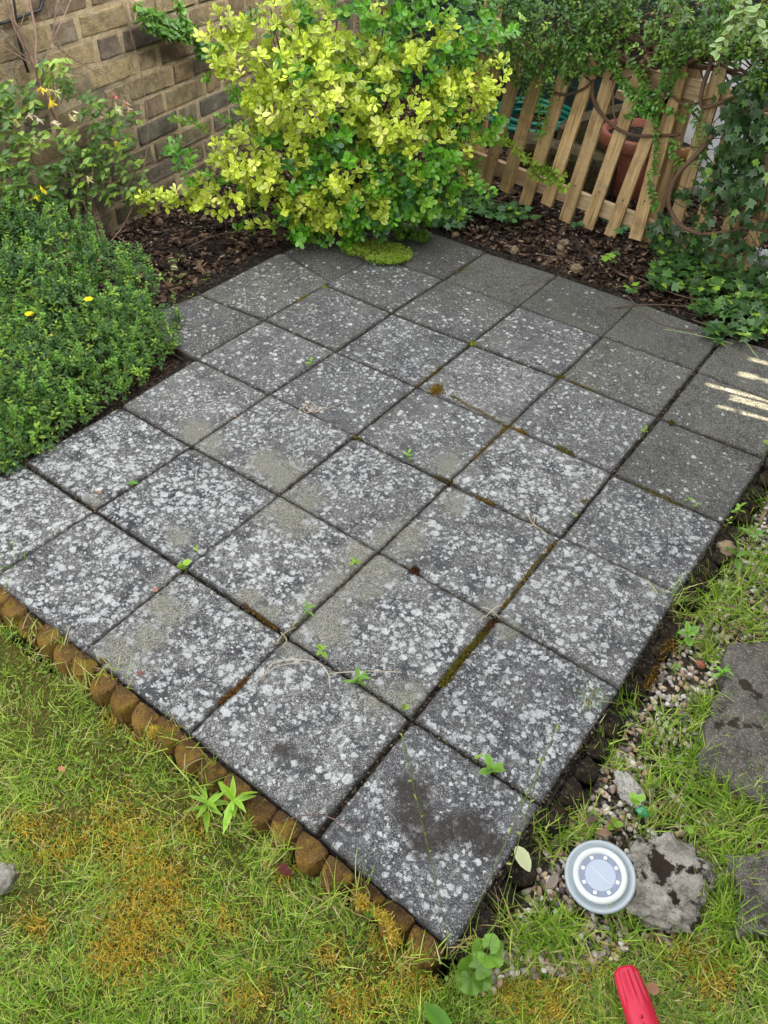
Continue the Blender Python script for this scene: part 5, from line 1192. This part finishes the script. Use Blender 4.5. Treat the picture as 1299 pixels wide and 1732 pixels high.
def wisp(name, lab, paths, rad, col, z=.004, cat='stem'):
    m = MB()
    for pts in paths:
        c = curve([G(a, b, z+(hh if (hh := 0) else 0)) for a, b in pts], 8); c[:, 2] += np.abs(np.sin(np.linspace(0, 3, len(c))))*.006; m.tube(c, rad, np.array(col)*rng.uniform(.8, 1.15), 5)
    o = m.build(name, MT['stem']); tag(o, lab, cat)
wisp('dry_straw', 'pale curled straw lying over the second front slab', [[(445,1150),(460,1125),(500,1118),(540,1125),(556,1145),(558,1165)],[(430,1158),(470,1130),(520,1122)],[(555,1140),(620,1138),(680,1138)]], .0011, (.42,.36,.28))
wisp('dry_straw', 'tangle of dry straw in the upper left joint', [[(512,690),(525,682),(535,692),(520,700),(512,692)],[(515,685),(530,700),(545,690)],[(505,695),(520,688),(540,698),(580,680)]], .0009, (.5,.40,.28))
wisp('dry_straw', 'forked dry straw in the joint right of centre', [[(892,868),(898,885),(912,895)],[(905,872),(902,888),(895,893)],[(890,885),(915,898),(922,905)]], .0008, (.5,.42,.3))
wisp('dry_straw', 'dry roots tangled over the lower crossing of joints', [[(468,1090),(480,1075),(500,1062)],[(475,1070),(485,1085),(478,1095)],[(495,1060),(505,1052)]], .0010, (.5,.46,.26))
wisp('dry_straw', 'dry straw where the two mossy joints meet', [[(815,1028),(830,1035),(845,1046)],[(820,1045),(838,1030),(850,1025)],[(825,1040),(812,1050)]], .0008, (.55,.48,.36))
wisp('twig', 'thin dark twig on the front left slab near the logs', [[(480,1388),(515,1382),(550,1378)],[(550,1380),(580,1395),(602,1402)]], .0010, (.16,.11,.10), .003, 'twig')
wisp('twig', 'thin bent twig on the far right slab', [[(1161,682),(1165,695),(1174,716)],[(1161,683),(1182,676)]], .0010, (.09,.06,.05), .003, 'twig')
wisp('twig', 'long thin twig on the far back slab', [[(860,495),(880,485),(915,478),(942,472)]], .0011, (.08,.06,.05), .003, 'twig')
wisp('grass_stalk', 'long pale stalk with a seed head reaching over the far right slabs', [[(1122,557),(1180,570),(1240,582)],[(1299,510),(1255,552),(1258,575),(1285,610)],[(1220,500),(1250,540),(1256,560)]], .0013, (.30,.38,.16), .02)
wisp('dead_branch', 'weathered thin branch lying on the mulch left of the shrub', [[(320,418),(360,402),(400,395),(430,392)]], .003, (.14,.10,.08), .006, 'branch')
def stalk(lab, p0, p1, hgt, nsp):
    a, b = G(*p0, -.02), V(*p1, float((G(*p0, 0)-CAM)@HD)-.02); c = curve([a, (a+b)/2+np.array([0, 0, .01]), b], 10); m = MB(); m.tube(c, .0005, (.24,.32,.12), 5); L = Leaves()
    for q in np.linspace(.62, 1, nsp):
        p = c[int(q*(len(c)-1))]; L.add(p, nrm(c[-1]-c[0])+rng.normal(0, .25, 3), rng.normal(size=3), .009, np.array([.35,.46,.16]), np.array([.5,.58,.25]))
    r = bpy.data.objects.new('grass_stalk', None); COL.objects.link(r); r.location = a; tag(r, lab, 'grass stalk'); m.build('stalk', MT['grass'], r, True, a); L.build('seed_head', LANC, MT['grass'], r)
stalk('tall fine grass stalk with seed head over the stained corner slab', (768,1640), (680,1245), .1, 9)
stalk('second tall grass stalk with seed head leaning right of the first', (815,1640), (915,1290), .1, 7)
stalk('thin grass stalk crossing the pale leaf at the patio corner', (760,1640), (940,1235), .1, 5)

# ------------------------------------------------------------------ FALLEN LEAVES AND BITS
def bit(name, px, py, s, T, c, lab, cat='fallen leaf', z=.003, rot=None):
    a = rng.uniform(0, 6.28) if rot is None else rot; L = Leaves(); d = nrm(IR*cos(a)-IU*sin(a)); d[2] = 0; p = G(px, py, z)
    L.add(p-nrm(d)*s*.5, d, np.array([0, 0, 1.])+rng.normal(0, .15, 3), s, np.array(c), np.array(c)*1.1)
    o = L.build(name, T, MT['petal']); tag(o, lab, cat)
bit('yellow_petal', 1075, 522, .026, LANC, (.80,.62,.02), 'slim bright yellow petal lying on the dark back slab near the ivy', 'petal', rot=.3)
bit('fallen_leaf', 168, 832, .016, OVAL, (.42,.20,.12), 'small orange brown leaf on the slab near the left bush'); bit('fallen_leaf', 225, 816, .026, OVAL, (.14,.32,.05), 'fresh green leaf lying on the slab right of the orange one', rot=-.4)
bit('fallen_leaf', 263, 997, .012, ROUND, (.40,.18,.12), 'tiny reddish leaf on the joint left of the round seedling'); bit('fallen_leaf', 397, 704, .010, ROUND, (.45,.25,.15), 'tiny tan leaf on the upper left joint'); bit('fallen_leaf', 557, 718, .013, ROUND, (.60,.55,.38), 'cream leaf fragment in the joint right of the straw tangle')
bit('fallen_leaf', 885, 1452, .044, BROAD, (.52,.56,.32), 'pale cream green leaf hanging over the patio corner', z=.012, rot=1.3); bit('fallen_leaf', 672, 732, .014, LANC, (.4,.46,.26), 'pale green fragment on the slab right of the crossing')
bit('fallen_leaf', 237, 1138, .012, OVAL, (.30,.10,.07), 'small red leaf on the slab by the logs'); bit('fallen_leaf', 175, 1118, .022, OVAL, (.11,.06,.05), 'dark curled leaf beside the upper logs'); bit('fallen_leaf', 165, 1132, .018, OVAL, (.14,.08,.06), 'second dark leaf just below the curled one')
bit('fallen_leaf', 104, 1300, .018, OVAL, (.48,.22,.13), 'copper leaf on the lawn at left', z=-.03); bit('fallen_leaf', 480, 1470, .03, OVAL, (.13,.03,.03), 'dark red leaf in the turf below the logs', z=-.03); bit('fallen_leaf', 1105, 1672, .020, ROUND, (.42,.20,.13), 'tan leaf on the grass right of the red handle', z=-.025)
bit('fallen_leaf', 295, 451, .022, OVAL, (.6,.58,.40), 'cream leaf on the mulch above the low shrub', z=.02); bit('fallen_leaf', 1052, 540, .010, OVAL, (.35,.15,.08), 'little brown leaf at the dark gap by the ivy'); bit('fallen_leaf', 1217, 562, .013, OVAL, (.30,.12,.07), 'russet leaf at the top of the wide dark gap')
for x, y, s, c, l in [(1040,1395,.03,(.20,.11,.07),'brown dead leaf above the solar light'),(1022,1408,.026,(.28,.17,.12),'tan dead leaf just left of the brown one above the light'),(1000,1385,.024,(.10,.07,.05),'dark dead leaf in the gravel above the light'),(935,1490,.03,(.24,.20,.17),'grey dead leaf left of the solar light')]: bit('dead_leaf', x, y, s, OVAL, c, l, z=-.02)
lump('terracotta_shard', G(1185, 1123, -.034), .011, .009, .005, MT['terra'], 'orange terracotta fragment in the gravel', 'shard', .5, 12)
lump('glass_shard', G(1086, 1372, -.03), .014, .009, .007, MT['glass'], 'green glass shard in the gravel above the solar light', 'glass', .5, 14)

# crumbs of soil, grit and husks in the joints and on the slabs
Q = []
def crumb(p, q, n, w):
    for _ in range(n):
        t = rng.random(); r_ = np.asarray(p)*(1-t)+np.asarray(q)*t; Q.append((r_[0]+rng.normal(0, w), r_[1]+rng.normal(0, w), rng.uniform(-.007, .001) if w < .004 else .0005))
for i in range(0, 6):
    for j in range(0, 7):
        if (i, j) in GRID and (i, j+1) in GRID: crumb(GRID[(i, j)], GRID[(i, j+1)], 45, .0014)
        if (i, j) in GRID and (i+1, j) in GRID and j > 0: crumb(GRID[(i, j)], GRID[(i+1, j)], 45, .0014)
for _ in range(260): Q.append((rng.uniform(0, 1.5), rng.uniform(0, 2.1), .0008))
for k in ((705,1360),(730,1400),(770,1420),(720,1430)):
    for _ in range(30): p = G(k[0]+rng.normal(0, 22), k[1]+rng.normal(0, 22), .0008); Q.append(tuple(p))
pebbles('joint_debris', np.array(Q), .0008, .0026, [(.06,.045,.03),(.12,.09,.06),(.14,.10,.07),(.04,.03,.025),(.10,.09,.03),(.20,.16,.11)], MT['chip'], 'soil crumbs and husks caught in the joints and scattered on the slabs', 'debris', .6, 1.3)
